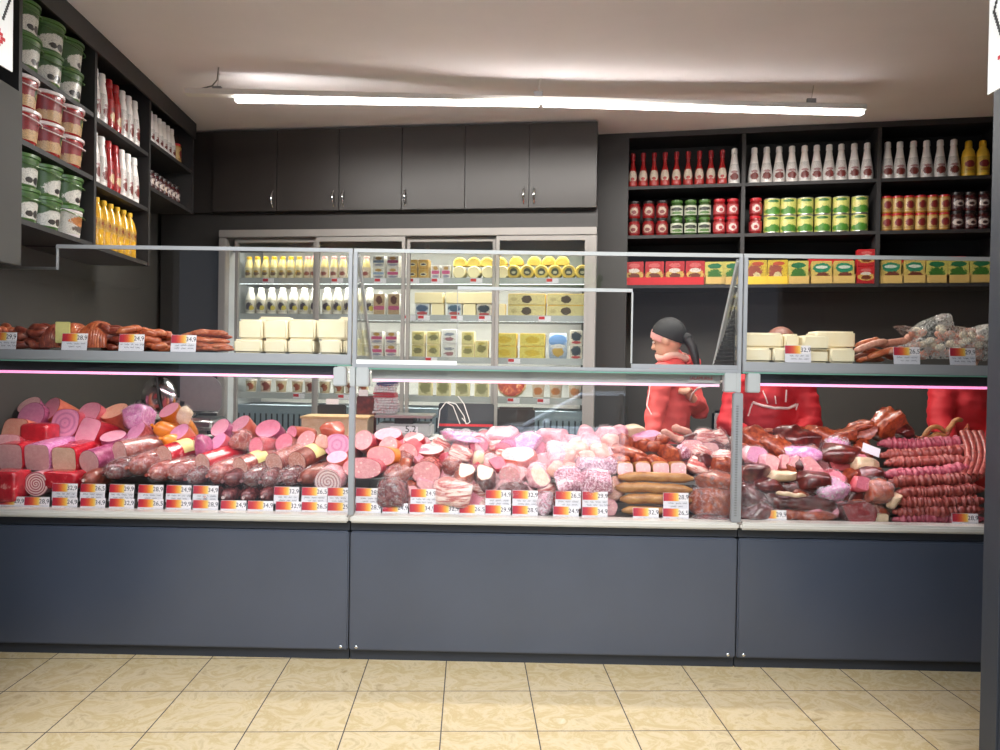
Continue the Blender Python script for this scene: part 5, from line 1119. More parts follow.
for x0, y0, x1, y1, h, cm, Y, ds in [(757, 486, 822, 491, 15, 'c_deep', .15, 'long dark red tenderloin, topmost,'), (764, 500, 838, 506, 16, 'c_deep', .12, 'long dark red tenderloin, middle,'), (762, 515, 836, 517, 11, 'c_smoke', .09, 'long brown tenderloin, lowest,'), (776, 493, 806, 496, 4.5, 'c_fat', .07, 'thin white fat strip on tenderloin')]:
    M(bar('tenderloin' if 'tender' in ds and 'fat' not in ds else 'fat_strip', x0, y0, x1, y1, h, cm, Y, film='film_clear' if h > 10 else None, flat=1.0), ds, (x0 + x1) / 2, y0)
for k, (x0, y0, x1, y1, h, cm) in enumerate([(878, 444, 972, 441, 11, 'c_rope_pink'), (880, 455, 975, 450, 11, 'c_rope'), (884, 464, 978, 460, 10, 'c_rope'), (882, 474, 970, 468, 11, 'c_rope_pink'), (888, 482, 978, 478, 11, 'c_rope'), (893, 493, 983, 490, 11, 'c_rope'), (896, 502, 984, 500, 11, 'c_rope'), (893, 511, 984, 510, 10.5, 'c_rope'), (892, 519.5, 984, 519, 9, 'c_rope_pink')]):
    Y = Yof(900, y0) + .01; o = bar('sausage_rope', x0, y0 + (k % 2), x1, y1, h * 1.12, cm, Y, sag=1.5 - (k % 3), lump=.42, nseg=120, freq=34, flat=1.0, rope=True)
    M(o, '%s lumpy %s dry sausage, %s down the stack,' % ('long', 'pinkish' if cm == 'c_rope_pink' else 'brown', ORD[k + 1]), 930, y0)
for k in range(4):
    x = 962 + k * 6; pts = [P(x + 6 * math.sin(t * PI), 432 + 44 * t, .36 - .22 * t) for t in [j / 12 for j in range(13)]]; c = sum(pts, V()) / 13
    o = MB().tube([p - c for p in pts], [.014 * (1 + .2 * noise.noise(V((j * .9, k, 0)))) for j in range(13)], 10).obj('sausage_loop', 'c_rope'); o.location = c; M(o, 'hanging loop of brown dry sausage', x, 440)
for k, (x0, y0, x1, y1, sg) in enumerate([(915, 436, 930, 428, 6), (922, 438, 945, 432, -8), (934, 436, 952, 426, 6), (945, 436, 963, 420, -6), (955, 436, 968, 424, 8), (928, 440, 950, 438, -5)]):
    o = bar('smoked_sausage_end', x0, y0, x1, y1, 5, 'c_tan' if k % 2 else 'c_smoke', .44, sag=sg, nseg=10); M(o, 'curly orange-brown smoked strip', (x0 + x1) / 2, 432)
c_ = P(871, 450, .16); o = MB().b2(-.04, .04, -.0008, .0008, -.02, .02).obj('paper_label', 'paper_white', smooth=False); o.location = c_; o.rotation_euler = (-.35, .35, 0); reg(o, 'blank white paper label lying on dark ham in right deli case', '', 'label')
for k, (x0, y0, x1, y1) in enumerate([(748, 436, 775, 444), (760, 431, 790, 440), (742, 444, 762, 452), (778, 434, 806, 430), (820, 428, 850, 436), (846, 436, 872, 426)]):
    M(bar('smoked_rib', x0, y0, x1, y1, 6.5, 'c_smoke', Yof(x0, y0) - .02, sag=3 * (-1) ** k, nseg=10, lump=.25), 'thin orange-brown smoked rib', (x0 + x1) / 2, 437)

# ------------------------------------------------------------------ price tags
digs = [text_mesh(t, .026, 'price_writing') for t in ('29,9', '28,9', '24,9', '34,9', '32,9', '26,5')]
def scribble(seed, w=.05):
    r = random.Random(seed); mb = MB()
    for ln in range(2):
        x = -w * r.uniform(.6, .95) + (.01 if ln else 0); z = .008 - ln * .013
        while x < w * r.uniform(.5, .9):
            L = r.uniform(.012, .03); n = int(L / .0022); pts = [(x + k * .0022, 0, z + math.sin(k * 1.9 + seed) * r.uniform(.0015, .0042)) for k in range(n)]
            if len(pts) > 2: mb.tube(pts, .0007, 4)
            x += L + .005
    return mb.mesh('handwriting', 'ink')
for me in digs: me.materials.append(MATS['ink'])
scr = [scribble(k) for k in range(6)]
TW = .108
card_me = MB().b2(-TW / 2, TW / 2, -.001, .001, 0, .072).mesh('price_tag', 'paper_white', smooth=False)
strip_me = MB().b2(-TW / 2 + .001, TW / 2 - .001, -.0022, -.0012, .037, .071).mesh('colour_strip', 'tag_gradient', smooth=False)
border_me = MB().b2(-TW / 2, TW / 2, -.0016, -.001, 0, .0015).b2(-TW / 2, -TW / 2 + .0015, -.0016, -.001, 0, .036).b2(TW / 2 - .0015, TW / 2, -.0016, -.001, 0, .036).mesh('border', 'tag_gradient', smooth=False)
def tag(px, py, Y, k, place_, zbot=None, grp='price tags'):
    p = P(px, py, Y)
    if zbot is not None: p.z = zbot
    o = mobj('price_tag', card_me); o.location = p; o.rotation_euler = (-.12, 0, rnd.uniform(-.04, .04))
    mobj('colour_strip', strip_me, o)
    d = mobj('price_writing', digs[k % 6], o); d.location = (.032, -.0024, .053); d.rotation_euler = (PI / 2, 0, 0)
    s_ = mobj('handwriting', scr[k % 6], o); s_.location = (0, -.0018, .02)
    reg(o, 'red-yellow-white price tag', place_, 'price tag', grp); return o
k = 0
for px in (11, 36, 64, 92, 121, 150, 178, 205, 233, 260, 288, 314, 340, 368, 395, 422, 446, 472, 498, 525, 566, 595, 646, 676, 774, 966):
    cs = 'left' if px < 350 else 'middle' if px < 738 else 'right'; tag(px, 509, .045, k, 'along the front of %s deli case' % cs, .588); k += 1
for px in (64, 92, 121, 150, 178, 205, 286, 314, 340, 368, 423, 498, 525, 568, 595, 676):
    yb_ = 501 + .0155 * (px - 100); cs = 'left' if px < 350 else 'middle'
    tag(px, yb_, .058, k + 2, 'in upper tag row of %s deli case' % cs, None); k += 1
for px in (3, 74, 131, 183): tag(px, 352, .03, k, 'on left counter top shelf', ZSH + .001); k += 1
for px in (798, 907, 963): tag(px, 362, .03, k, 'on right counter top shelf', 1.284); k += 1
# ------------------------------------------------------------------ goods on the upper shelves
ZR = 1.283
def sausage_hank(x0, x1, ytop, cm, desc, n=16, r=4.2, seed=0, style='pile', tie=None, Y0=.1, Y1=.26):
    """a tied hank of sausages lying on the shelf: each link its own part"""
    rr = random.Random(seed); a = P(x0, 350, .15); b = P(x1, 350, .15); top = P((x0 + x1) / 2, ytop, .12).z
    cx = (a.x + b.x) / 2; W = b.x - a.x; H = top - ZSH
    e = empty('sausage_hank', (cx, .17, ZSH)); R = r * mpp(.15)
    for k in range(n):
        if style == 'stripe':
            t = (k + .5) / n; x = (t - .5) * W; h = H * (.75 + .25 * math.sin(PI * t)) - R
            pts = [(x + .03 * (t - .5) + .012 * math.sin(q), -.07 + .012 * (q % 2), R + (h - R) * math.sin(q * PI / 8 * .5 + .0)) for q in range(9)]
            pts = [(x + (.5 - t) * .02 * q / 4, -.075 + .11 * (q / 8) ** 2, R + (h - R) * math.sin(PI / 2 * min(1, q / 6))) for q in range(9)]
            rs = [R * (.8 + .25 * math.sin(PI * q / 8)) for q in range(9)]
        else:
            lv = k % 3; t = rr.random(); x = (t - .5) * (W - .05); L = rr.uniform(.06, .1); an = rr.uniform(-.7, .7)
            z = R + lv * (H - 2 * R) / 2 * (.82 + .18 * math.sin(PI * t)); y = -.07 + .05 * rr.random() + (0 if k % 2 else .05)
            bend = rr.uniform(-.012, .018)
            pts = [(x + (q / 6 - .5) * L * math.cos(an), y + (q / 6 - .5) * L * .4 * math.sin(an * 3), max(R, z + (q / 6 - .5) * L * .45 * math.sin(an) + bend * math.sin(PI * q / 6))) for q in range(7)]
            rs = [R * (.45 if q in (0, 6) else .9 if q in (1, 5) else 1.05) for q in range(7)]
        MB().tube(pts, rs, 9).obj('sausage_link', cm, e, sharp=80)
    if tie:
        MB().b2(-.032, .032, -.105, -.1, H * .25, H * .98).obj('paper_band', tie, e, smooth=False, bevel=.002)
    reg(e, desc, 'on left counter top shelf' if cx < 0 else 'on right counter top shelf', 'sausages', 'sausage hanks on the top shelf', (cx, .17, ZSH)); return e
sausage_hank(-14, 16, 326, 'c_link', 'reddish-brown hank of short sausages', 16, 4, 1)
sausage_hank(14, 50, 325, 'c_link_dark', 'dark brown hank of short sausages', 20, 4, 2)
sausage_hank(47, 64, 323, 'c_link_dark', 'dark hank of thin ridged sausages', 8, 2.6, 3, 'stripe')
sausage_hank(63, 84, 322, 'c_link', 'hank of sausages behind a yellow printed band', 8, 3, 4, 'stripe', 'label_yellow_meat')
sausage_hank(83, 112, 320, 'c_link', 'fan-shaped bundle of dark red thin sausages', 11, 3.2, 5, 'stripe')
sausage_hank(100, 126, 325, 'c_link_dark', 'bundle of dark glossy sausages', 16, 3.6, 6)
sausage_hank(122, 150, 326, 'c_link_light', 'light brown hank of braided sausages', 18, 3.6, 7)
sausage_hank(145, 172, 331, 'c_link', 'red-brown hank of braided sausages', 16, 3.8, 8)
for k, (x0, y0, x1, y1) in enumerate([(176, 346, 232, 347), (178, 340, 230, 342), (182, 335, 232, 337), (184, 349, 234, 349.5), (190, 333, 228, 334)]):
    o = bar('thin_sausage', x0, y0, x1, y1, 6.5, 'c_link_light', .1 + .035 * (k % 3), sag=-1, lump=.15); reg(o, 'long thin orange-brown smoked sausage', 'on left counter top shelf', 'sausage', 'thin sausages on the top shelf', P((x0 + x1) / 2 + k * .01, 340, .1))
def cheese(x0, x1, y0, y1, Y, dep, desc, pl, n=1):
    a = P(x0 + .4, y1, Y); b = P(x1 - .4, y0, Y); w, h = b.x - a.x, b.z - a.z
    if y1 >= 350: a.z = (ZSH if x0 < 400 else 1.283) + .001; h = b.z - a.z
    o = MB().b2(-w / 2, w / 2, 0, dep, 0, h).obj('cheese_block', 'cheese', bevel=.008, bseg=3, sharp=60); o.location = ((a.x + b.x) / 2, Y, a.z); o.rotation_euler = (0, 0, rnd.uniform(-.03, .03)); reg(o, desc, pl, 'cheese', 'white cheese blocks on the top shelf'); return o
PL = 'on left counter top shelf'
for x0, x1 in ((233, 262), (263, 286.5), (287, 314), (319, 342), (342.5, 347)): cheese(x0, x1, 339.5, 352, .06, .14, 'white cheese block in lower layer', PL)
for x0, x1 in ((238, 262.5), (263, 287.5), (288, 315.5), (316, 347)): cheese(x0, x1, 319.5, 339, .065, .14, 'white cheese block in upper layer', PL)
for x0, x1 in ((258, 290), (338, 350)): cheese(x0, x1, 317, 338, .215, .1, 'white cheese block behind front stack', PL)
PL = 'on right counter top shelf'
for x0, x1, y0, y1, Y, dp, ds in ((744, 772, 348, 361, .06, .15, 'white cheese block in lower layer'), (773, 803, 348, 361, .06, .15, 'white cheese block in lower layer'), (804, 829, 350, 361, .06, .1, 'white cheese block in lower layer'), (830, 856, 348.5, 361, .06, .15, 'white cheese block in lower layer'),
        (743.5, 784, 333, 347.5, .07, .14, 'white cheese block in upper layer'), (784.5, 800, 334, 347.5, .07, .14, 'white cheese block in upper layer'), (803, 830, 335.5, 349.5, .045, .09, 'white cheese block in upper layer'), (815, 856, 331.5, 348, .14, .12, 'tall white cheese log behind the front blocks')): cheese(x0, x1, y0, y1, Y, dp, ds, PL)
for k, (x0, y0, x1, y1, h) in enumerate([(853, 352, 888, 341, 8), (856, 346, 880, 340, 7), (852, 359, 890, 353, 8), (868, 358, 900, 349, 8), (880, 346, 908, 341, 8), (862, 350, 895, 358, 8), (884, 353, 905, 350, 8), (856, 361, 884, 360, 6)]):
    o = bar('smoked_sausage', x0, y0, x1, y1, h, 'c_link_light' if k % 2 else 'c_cured', .09 + .03 * (k % 3), sag=-1.2, lump=.2, nseg=10); reg(o, 'reddish smoked sausage beside white cheese', PL, 'sausage', 'smoked sausages on the right top shelf', P((x0 + x1) / 2, 350, .1))
# plastic bag of cured sausages
bag = empty('sausage_bag', (P(945, 350, .17).x, .17, ZR)); rb = random.Random(4)
for k in range(70):
    px = rb.uniform(905, 980); py = rb.uniform(333, 361) - (8 if 915 < px < 950 else 0) * rb.random(); q = P(px, min(py, 357), .12 + .1 * rb.random()) - bag.location; L = rb.uniform(.03, .05); an = rb.uniform(-.9, .9); q.z = max(q.z, .016)
    MB().tube([q + V((math.cos(an) * L * t, 0, abs(math.sin(an)) * L * t * .6)) for t in (-.5, -.3, 0, .3, .5)], [.006, .014, .017, .014, .006], 9).obj('sausage_piece', ('c_cured', 'c_mold', 'c_mold')[k % 3] if px > 915 and py < 350 else 'c_cured', bag)
prof = [(905, 360), (903, 346), (912, 338), (898, 326), (913, 331), (926, 321), (942, 314.5), (945, 326), (958, 328), (968, 332), (986, 324.5), (984, 338), (980, 344), (984, 352), (982, 361)]
mb = MB(); vs, fs = [], []; n = len(prof)
for layer, (dy, sc) in enumerate(((-.075, .92), (-.06, 1.0), (.0, 1.03), (.06, .98))):
    for i, (px, py) in enumerate(prof):
        c = P(945, 345, .17) - bag.location; q = P(px, py, .17) - bag.location; q = c + (q - c) * sc; q.y = dy + .012 * noise.noise(V((i, layer, 0))); q.z = max(q.z, .002); vs.append(q)
for l in range(3):
    for i in range(n - 1): fs.append((l * n + i, l * n + i + 1, (l + 1) * n + i + 1, (l + 1) * n + i))
fs.append(tuple(range(n))); mb.add(vs, fs); mb.obj('plastic_film', 'film_bag', bag, sharp=30)
reg(bag, 'open clear plastic bag of pale cured sausages at right end', PL, 'bag')

# ------------------------------------------------------------------ behind the cases: worktop and tools
WT = .86
e = empty('work_counter', (0, 1.0, 0)) ; a, b = -2.2, .78
MB().b2(a, b, -.18, .16, WT - .03, WT).obj('worktop', 'white_paint', e, smooth=False, bevel=.004); MB().b2(a + .02, b - .02, -.15, .12, 0, WT - .031).obj('base_cabinet', 'counter_dark', e, smooth=False)
reg(e, 'low white work counter running behind the display cases', '', 'counter')
def on(px, py, Y=.98): return P(px, py, Y)
# slicing machine
p = on(196, 425); e = empty('meat_slicer', (p.x, 1.0, WT)); k_ = mpp(1.0)
MB().b2(-.16, .13, -.12, .14, .02, .085).obj('base', 'steel', e, bevel=.02, bseg=3)
for x in (-.13, .1): MB().lathe([(.016, 0), (.016, .02)], 12, o=(x, -.08, 0)).obj('foot', 'rubber_black', e)
pl = MB(); z0, z1 = P(0, 408, 1.0).z - WT, P(200, 375, 1.0).z - WT; x0, x1 = P(180, 390, 1).x - p.x, P(222, 390, 1).x - p.x
pts = [(x0, 0, z0), (x1 - .02, 0, z0), (x1, 0, z0 + .03)] + [(x1 - .09 * (1 - math.cos(t)), 0, z1 - .09 + .09 * math.sin(t)) for t in [j * PI / 12 for j in range(7)]] + [(x0, 0, z1)]
pl.prism(pts, (0, .008, 0)); pl.obj('gauge_plate', 'brushed_steel', e, smooth=False)
q = P(161, 398, 1.02) - V((p.x, 1.0, WT)); dm = MB(); n = 32
for y, r in ((-.03, .105), (-.018, .118), (-.004, .122), (.008, .10)):
    pass
vs = []; fs = []; rings = ((-.022, .02), (-.03, .07), (-.012, .112), (.0, .118), (.012, .11))
for y, r in rings:
    for j in range(n): a_ = 2 * PI * j / n; vs.append((q.x + r * math.cos(a_) * .85, y, q.z + r * math.sin(a_)))
for i in range(4):
    for j in range(n): fs.append((i * n + j, i * n + (j + 1) % n, (i + 1) * n + (j + 1) % n, (i + 1) * n + j))
fs.append(tuple(range(n))); fs.append(tuple(4 * n + j for j in range(n))); dm.add(vs, fs); dm.obj('blade_guard', 'chrome', e)
MB().tube([(q.x - .0, -.035, q.z + .11), (q.x + .01, -.035, q.z), (q.x + .03, -.035, q.z - .07)], .007, 8).obj('guard_arm', 'black_plastic', e)
MB().ellipsoid((q.x - .1, -.03, q.z - .03), (.02, .02, .02)).obj('knob', 'black_plastic', e); MB().ellipsoid((P(196, 412, 1).x - p.x, -.06, z0 - .01), (.035, .03, .02)).obj('knob', 'black_plastic', e)
MB().tube([(x0 + .03, -.06, z0 - .01), (x0 + .09, -.08, z0 + .0), (x1, -.05, z0 + .0)], .006, 8).obj('carriage_rail', 'chrome', e)
MB().b2(q.x - .03, x0 + .04, .0, .1, .06, q.z).obj('motor_housing', 'steel', e, bevel=.015)
reg(e, 'steel meat slicer with round blade guard behind the left case', '', 'slicing machine')
# beige crate, printer, dark red box, bag stack, scale, dark box
def boxy(name, x0, x1, y0, y1, Y, d, m, desc, cat, bev=.006, z0=WT):
    a, b = P(x0, y1, Y), P(x1, y0, Y); o = MB().b2(-(b.x - a.x) / 2, (b.x - a.x) / 2, 0, d, 0, b.z - z0).obj(name, m, smooth=False, bevel=bev); o.location = ((a.x + b.x) / 2, Y, z0 + .0005); reg(o, desc, '', cat); return o
o = boxy('storage_tub', 301, 367, 419, 441, .9, .22, 'c_fat', 'beige plastic tub on worktop behind the left case', 'tub')
w = (P(367, 430, .9).x - P(301, 430, .9).x) / 2; hz = P(330, 419, .9).z - WT; MB().b2(-w - .006, w + .006, -.006, .226, hz, hz + .012).obj('rim', 'bread_rim', o, smooth=False, bevel=.003)
o = boxy('receipt_printer', 317, 346, 405, 416, 1.12, .02, 'black_plastic', 'black label printer behind the beige tub', 'printer'); 
MB().b2(-.03, .04, -.003, -.0005, .16, .19).obj('paper_slip', 'paper_white', o, smooth=False)
o = boxy('cardboard_box', 356, 376, 396, 420, 1.1, .03, 'c_deep', 'dark maroon box with small white label behind left post', 'box'); MB().b2(-.04, .01, -.002, -.0005, .21, .245).obj('label', 'paper_white', o, smooth=False)
# weighing scale
p = on(404, 425, .92); e = empty('weighing_scale', (p.x, 1.0, WT)); zt_ = P(404, 415, .92).z - WT
sw_ = 29 * mpp(.92)
MB().b2(-sw_ * .95, sw_ * .95, -.1, .1, 0, zt_ - .045).obj('body', 'clamp_grey', e, smooth=False, bevel=.012)
MB().b2(-.05, .05, -.09, .08, zt_ - .046, zt_ - .016).obj('platform_stem', 'black_plastic', e, smooth=False)
MB().b2(-sw_, sw_, -.11, .12, zt_ - .015, zt_).obj('platter', 'steel', e, smooth=False, bevel=.004)
MB().b2(-sw_ * .45, sw_ * .5, -.104, -.1005, .025, zt_ - .06).obj('display', 'paper_white', e, smooth=False)
d = mobj('digits', text_mesh('5,2', .05, 'digits'), e); d.data.materials.append(MATS['black_plastic']); d.location = (sw_ * .25, -.106, (zt_ - .03) / 2); d.rotation_euler = (PI / 2, 0, 0)
reg(e, 'grey weighing scale with flat steel platter behind the middle case', '', 'scale')
# stack of folded printed bags standing on the scale's platter
q = P(384, 414, .98); o = MB()
hb = P(384, 377, .98).z - (WT + zt_); nb = 14
for k in range(nb):
    z = hb * k / nb; o.box((.008 * math.sin(k * .6) + .012 * (k / nb), .003 * math.sin(k * 2.1), z + hb / nb / 2), (.125 - .03 * (k / nb) ** 2, .10, hb / nb * .8), rz=.05 * math.sin(k * 1.7), ry=.05 * math.sin(k))
o = o.obj('folded_bags', 'l_bagstack', smooth=False); o.location = (q.x, 1.02, WT + zt_ + .002); o['kind'] = 'stuff'; reg(o, 'tall stack of folded printed plastic bags on the scale', '', 'plastic bags')
# dark appliance box with white cables
o = boxy('appliance_box', 497, 535, 408, 440, 1.05, .1, 'black_plastic', 'black box appliance on worktop in front of fridge', 'appliance', .01)
o = boxy('carton_crate', 438, 494, 404, 436, 1.1, .04, 'counter_dark', 'dark printed carton under looping white cables', 'carton')
hz = P(470, 404, 1.1).z - WT
MB().b2(-.15, .15, -.003, -.0005, hz * .28, hz * .36).obj('red_stripe', 'ink_red', o, smooth=False)
for s_ in (-.1, .0, .1): MB().add([(s_ + .028 * math.cos(2 * PI * j / 18), -.003, hz * .14 + .014 * math.sin(2 * PI * j / 18)) for j in range(18)], [tuple(range(18))]).obj('oval_mark', 'clamp_grey', o, smooth=False)
for k, pts in enumerate([[(438, 428), (440, 410), (446, 402), (453, 406), (460, 424)], [(448, 402), (456, 404), (464, 416), (466, 424)], [(458, 396), (464, 404), (470, 422), (467, 424), (462, 418)]]):
    w_ = [P(x, y, 1.09) for x, y in pts]; c = sum(w_, V()) / len(w_); sm = []
    for i in range(len(w_) - 1):
        for t in range(5): sm.append(w_[i].lerp(w_[i + 1], t / 5) - c)
    o = MB().tube(sm + [w_[-1] - c], .0028, 6).obj('white_cable', 'cap_white'); o.location = c; reg(o, 'thin looping white cable', 'in front of the dark carton at rear', 'cable')
# red-lettered strip and cable on the right end of the LED housing of the middle case
lp = P(701, 378, .025); e = empty('shelf_sign', (lp.x, .0255, lp.z)); MB().b2(-.055, .06, -.002, 0, -.02, .016).obj('plate', 'clamp_grey', e, smooth=False)
d = mobj('lettering', text_mesh('SALAMURILE', .0215, 'lettering'), e); d.data.materials.append(MATS['ink_red']); d.location = (0, -.0025, -.002); d.rotation_euler = (PI / 2, 0, 0); d.scale = (.8, 1, 1)
reg(e, 'grey strip with small red lettering under middle counter shelf', '', 'sign')
pts = [P(x, y, Y) for x, y, Y in ((722, 381, .3), (718, 384, .4), (708, 386, .6), (698, 388, .85), (692, 394, 1.1), (690, 400, 1.2))]; c = sum(pts, V()) / 6; sm = []
for i in range(5):
    for t in range(4): sm.append(pts[i].lerp(pts[i + 1], t / 4) - c)
o = MB().tube(sm + [pts[-1] - c], .005, 8).obj('power_cable', 'cap_white'); o.location = c; reg(o, 'white cord running from right clamp to the saleswoman', '', 'cord')
o = boxy('machine_cover', 712, 730, 411, 440, 1.12, .03, 'clamp_grey', 'rounded grey machine cover beside the hooded person', 'machine cover', .03, 0)  # grey machine cover, carried down to the floor

# ------------------------------------------------------------------ people
def fuse(name, parts, m, voxel=.011, smooth=3, parent=None, wr=0):
    """parts: ('t', pts, radii[, flat]) tapered tubes and ('e', centre, radii[, R]) ellipsoids fused into one skin"""
    mb = MB()
    for p in parts:
        if p[0] == 't':
            mb.tube(p[1], p[2], 14, flat=p[3] if len(p) > 3 else 1)
            for q, r in ((p[1][0], p[2][0]), (p[1][-1], p[2][-1])): mb.ellipsoid(q, (r, r, r), 12, 8)
            for q, r in zip(p[1][1:-1], p[2][1:-1]): mb.ellipsoid(q, (r, r, r), 12, 8)
        else: mb.ellipsoid(p[1], p[2], 18, 12, p[3] if len(p) > 3 else None)
    bm = bmesh.new()
    vs = [bm.verts.new(v) for v in mb.v]
    for f in mb.f:
        try: bm.faces.new([vs[i] for i in f])
        except ValueError: pass
    bmesh.ops.recalc_face_normals(bm, faces=bm.faces)
    me = bpy.data.meshes.new(name); bm.to_mesh(me); bm.free()
    o = bpy.data.objects.new(name, me); C.objects.link(o)
    md = o.modifiers.new('r', 'REMESH'); md.mode = 'VOXEL'; md.voxel_size = voxel
    sm = o.modifiers.new('s', 'SMOOTH'); sm.factor = .5; sm.iterations = smooth
    dg = bpy.context.evaluated_depsgraph_get(); m2 = bpy.data.meshes.new_from_object(o.evaluated_get(dg)); o.modifiers.clear(); o.data = m2; bpy.data.meshes.remove(me)
    m2.name = name; m2.materials.clear(); m2.materials.append(MATS[m])
    for p in m2.polygons: p.use_smooth = True
    if wr:
        m2.calc_loop_triangles(); nn = [v.normal.copy() for v in m2.vertices]
        for v, n_ in zip(m2.vertices, nn):
            q = v.co
            v.co = q + n_ * (wr * noise.noise(V((q.x * 9, q.y * 9, q.z * 26))) + wr * .6 * noise.noise(V((q.x * 22 + q.z * 14, q.y * 22, q.z * 40))))
    if parent: o.parent = parent
    return o
def hand(w, d, palm_n, curl=.5, s=1.0, right=True):
    """wrist point w, pointing along d; five fingers; palm_n = palm normal"""
    d = V(d).normalized(); n = V(palm_n); n = (n - d * n.dot(d)).normalized(); sd = d.cross(n) * (1 if right else -1); out = []
    pc = w + d * .045 * s
    out.append(('t', [w, w + d * .03 * s, w + d * .075 * s], [.022 * s, .026 * s, .026 * s], 1)); 
    for off in (-.026, -.009, .009, .026): out.append(('t', [w + d * .03 * s, w + d * .085 * s + sd * off * s], [.014 * s, .011 * s]))
    for k, (off, L) in enumerate(((-.03, .062), (-.0105, .074), (.0105, .078), (.03, .068))):
        b = w + d * .085 * s + sd * off * s; pts = [b]; dr = d.copy()
        for j in range(3):
            ang = curl * (.5 + .4 * j); dr = (d * math.cos(ang * (j + 1) * .6) + n * math.sin(ang * (j + 1) * .6)); b = b + dr * L * s * (.42, .32, .26)[j]; pts.append(b)
        out.append(('t', pts, [.0095 * s, .009 * s, .0085 * s, .007 * s]))
    b = w + d * .02 * s + sd * .024 * s; out.append(('t', [b, b + (d * .6 + sd * .6 + n * .3) * .035 * s, b + (d * .9 + sd * .55 + n * .5) * .06 * s], [.012 * s, .0105 * s, .008 * s]))
    return out
def head_parts(c, fwd, s=1.0, tilt=0.0):
    """head ellipsoid, jaw, nose, ears, brow; c = head centre, fwd = facing"""
    fwd = V(fwd).normalized(); rt = fwd.cross(V((0, 0, 1))).normalized(); upv = rt.cross(fwd); R = Matrix((rt, fwd, upv)).transposed()
    g = lambda x, y, z: V(c) + R @ (V((x, y, z)) * s)
    L = [('e', g(0, -.01, .02), (.075 * s, .095 * s, .10 * s), R), ('e', g(0, .025, -.045), (.058 * s, .062 * s, .072 * s), R), ('e', g(0, .05, -.09), (.03 * s, .028 * s, .025 * s), R),
         ('t', [g(0, .083, .02), g(0, .105, -.022)], [.009 * s, .015 * s]), ('e', g(-.012, .093, -.024), (.01 * s,) * 3), ('e', g(.012, .093, -.024), (.01 * s,) * 3), ('e', g(-.077, -.01, -.01), (.012 * s, .022 * s, .034 * s), R), ('e', g(.077, -.01, -.01), (.012 * s, .022 * s, .034 * s), R),
         ('e', g(0, .085, -.058), (.026 * s, .012 * s, .008 * s), R), ('e', g(-.03, .075, .03), (.024 * s, .014 * s, .009 * s), R), ('e', g(.03, .075, .03), (.024 * s, .014 * s, .009 * s), R)]
    return L, g, R
def eyes(g, R, parent, s=1.0):
    for x in (-.032, .032):
        MB().ellipsoid(g(x, .082, .008), (.013 * s, .008 * s, .007 * s), 10, 7, R).obj('eye', 'white_paint', parent); 
        MB().ellipsoid(g(x, .089, .008), (.006 * s, .003 * s, .006 * s), 8, 6, R).obj('iris', 'eye_dark', parent)
    MB().ellipsoid(g(0, .093, -.058), (.022 * s, .006 * s, .006 * s), 10, 6, R).obj('lips', 'lip', parent)
# saleswoman facing left
hc = P(668, 340, 1.34); fw = V((-.82, .5, -.28)); hs = .95
hp_, g, R = head_parts(hc, fw, hs)
neck = P(672, 359, 1.36); chest = P(670, 396, 1.37); belly = P(668, 424, 1.36); pel = P(667, 462, 1.36)
nsh, nel, nwr = P(661, 374, 1.21), P(655, 414, 1.16), P(650, 441, 1.08)
fsh, fel, fwr = P(683, 371, 1.50), P(700, 411, 1.46), P(693, 399, 1.27)
legs = [(V((pel.x + .0, pel.y - .09, pel.z)), V((pel.x - .03, pel.y - .1, .47)), V((pel.x - .01, pel.y - .1, .08))), (V((pel.x, pel.y + .09, pel.z)), V((pel.x - .01, pel.y + .1, .47)), V((pel.x + .03, pel.y + .1, .08)))]
body = hp_ + [('t', [hc + V((.01, 0, -.05)), neck, chest], [.05, .052, .09]), ('t', [chest, belly, pel], [.11, .11, .12]), ('t', [nsh, nel, nwr], [.042, .036, .026]), ('t', [fsh, fel, fwr], [.042, .036, .026]), ('t', [chest, nsh], [.07, .045]), ('t', [chest, fsh], [.07, .045])]
for a, b, c in legs: body += [('t', [a, b, c], [.085, .055, .04])]
body += hand(nwr, (-.4, -.3, -.8), (-.5, .6, 0), .6, 1, True) + hand(fwr, (-.45, -.5, .5), (-.3, -.4, -.6), 1.1, 1, False)
w1 = fuse('person', body, 'skin', .0085, 2); reg(w1, 'woman in coral red jacket and black headscarf facing left behind counter', '', 'person')
eyes(g, R, w1, hs)
jk = [('t', [neck + V((0, 0, -.02)), chest, belly, pel + V((0, 0, .03))], [.085, .128, .125, .138]), ('t', [nsh, nel, nwr], [.068, .058, .043]), ('t', [fsh, fel, fel.lerp(fwr, .85)], [.066, .056, .042]), ('t', [chest + V((0, 0, .05)), nsh], [.09, .07]), ('t', [chest + V((0, 0, .05)), fsh], [.09, .07]), ('e', pel, (.145, .15, .12))]
jo = fuse('jacket', jk, 'jacket_coral', .012, 3, w1, .009)
MB().tube([nsh + V((-.06, -.035, -.02)), nsh + V((-.07, -.04, -.09)), nel + V((-.055, -.045, .05)), nel + V((-.03, -.056, .0))], .004, 6).obj('white_piping', 'hoodie_trim', jo)
MB().tube([pel + V((-.12, -.11, .085)), pel + V((-.02, -.155, .08)), pel + V((.09, -.13, .07)), pel + V((.14, -.03, .07))], .006, 6).obj('hem_seam', 'jacket_red', jo)
tr = []
for a, b, c in legs: tr += [('t', [a, b, c + V((0, 0, .01))], [.1, .072, .058])]
fuse('trousers', tr + [('e', pel, (.13, .135, .1))], 'trousers_dark', .014, 3, w1)
for a, b, c in legs: MB().ellipsoid((c.x - .05, c.y, .045), (.12, .045, .045), 14, 8).obj('shoe', 'shoe_black', w1)
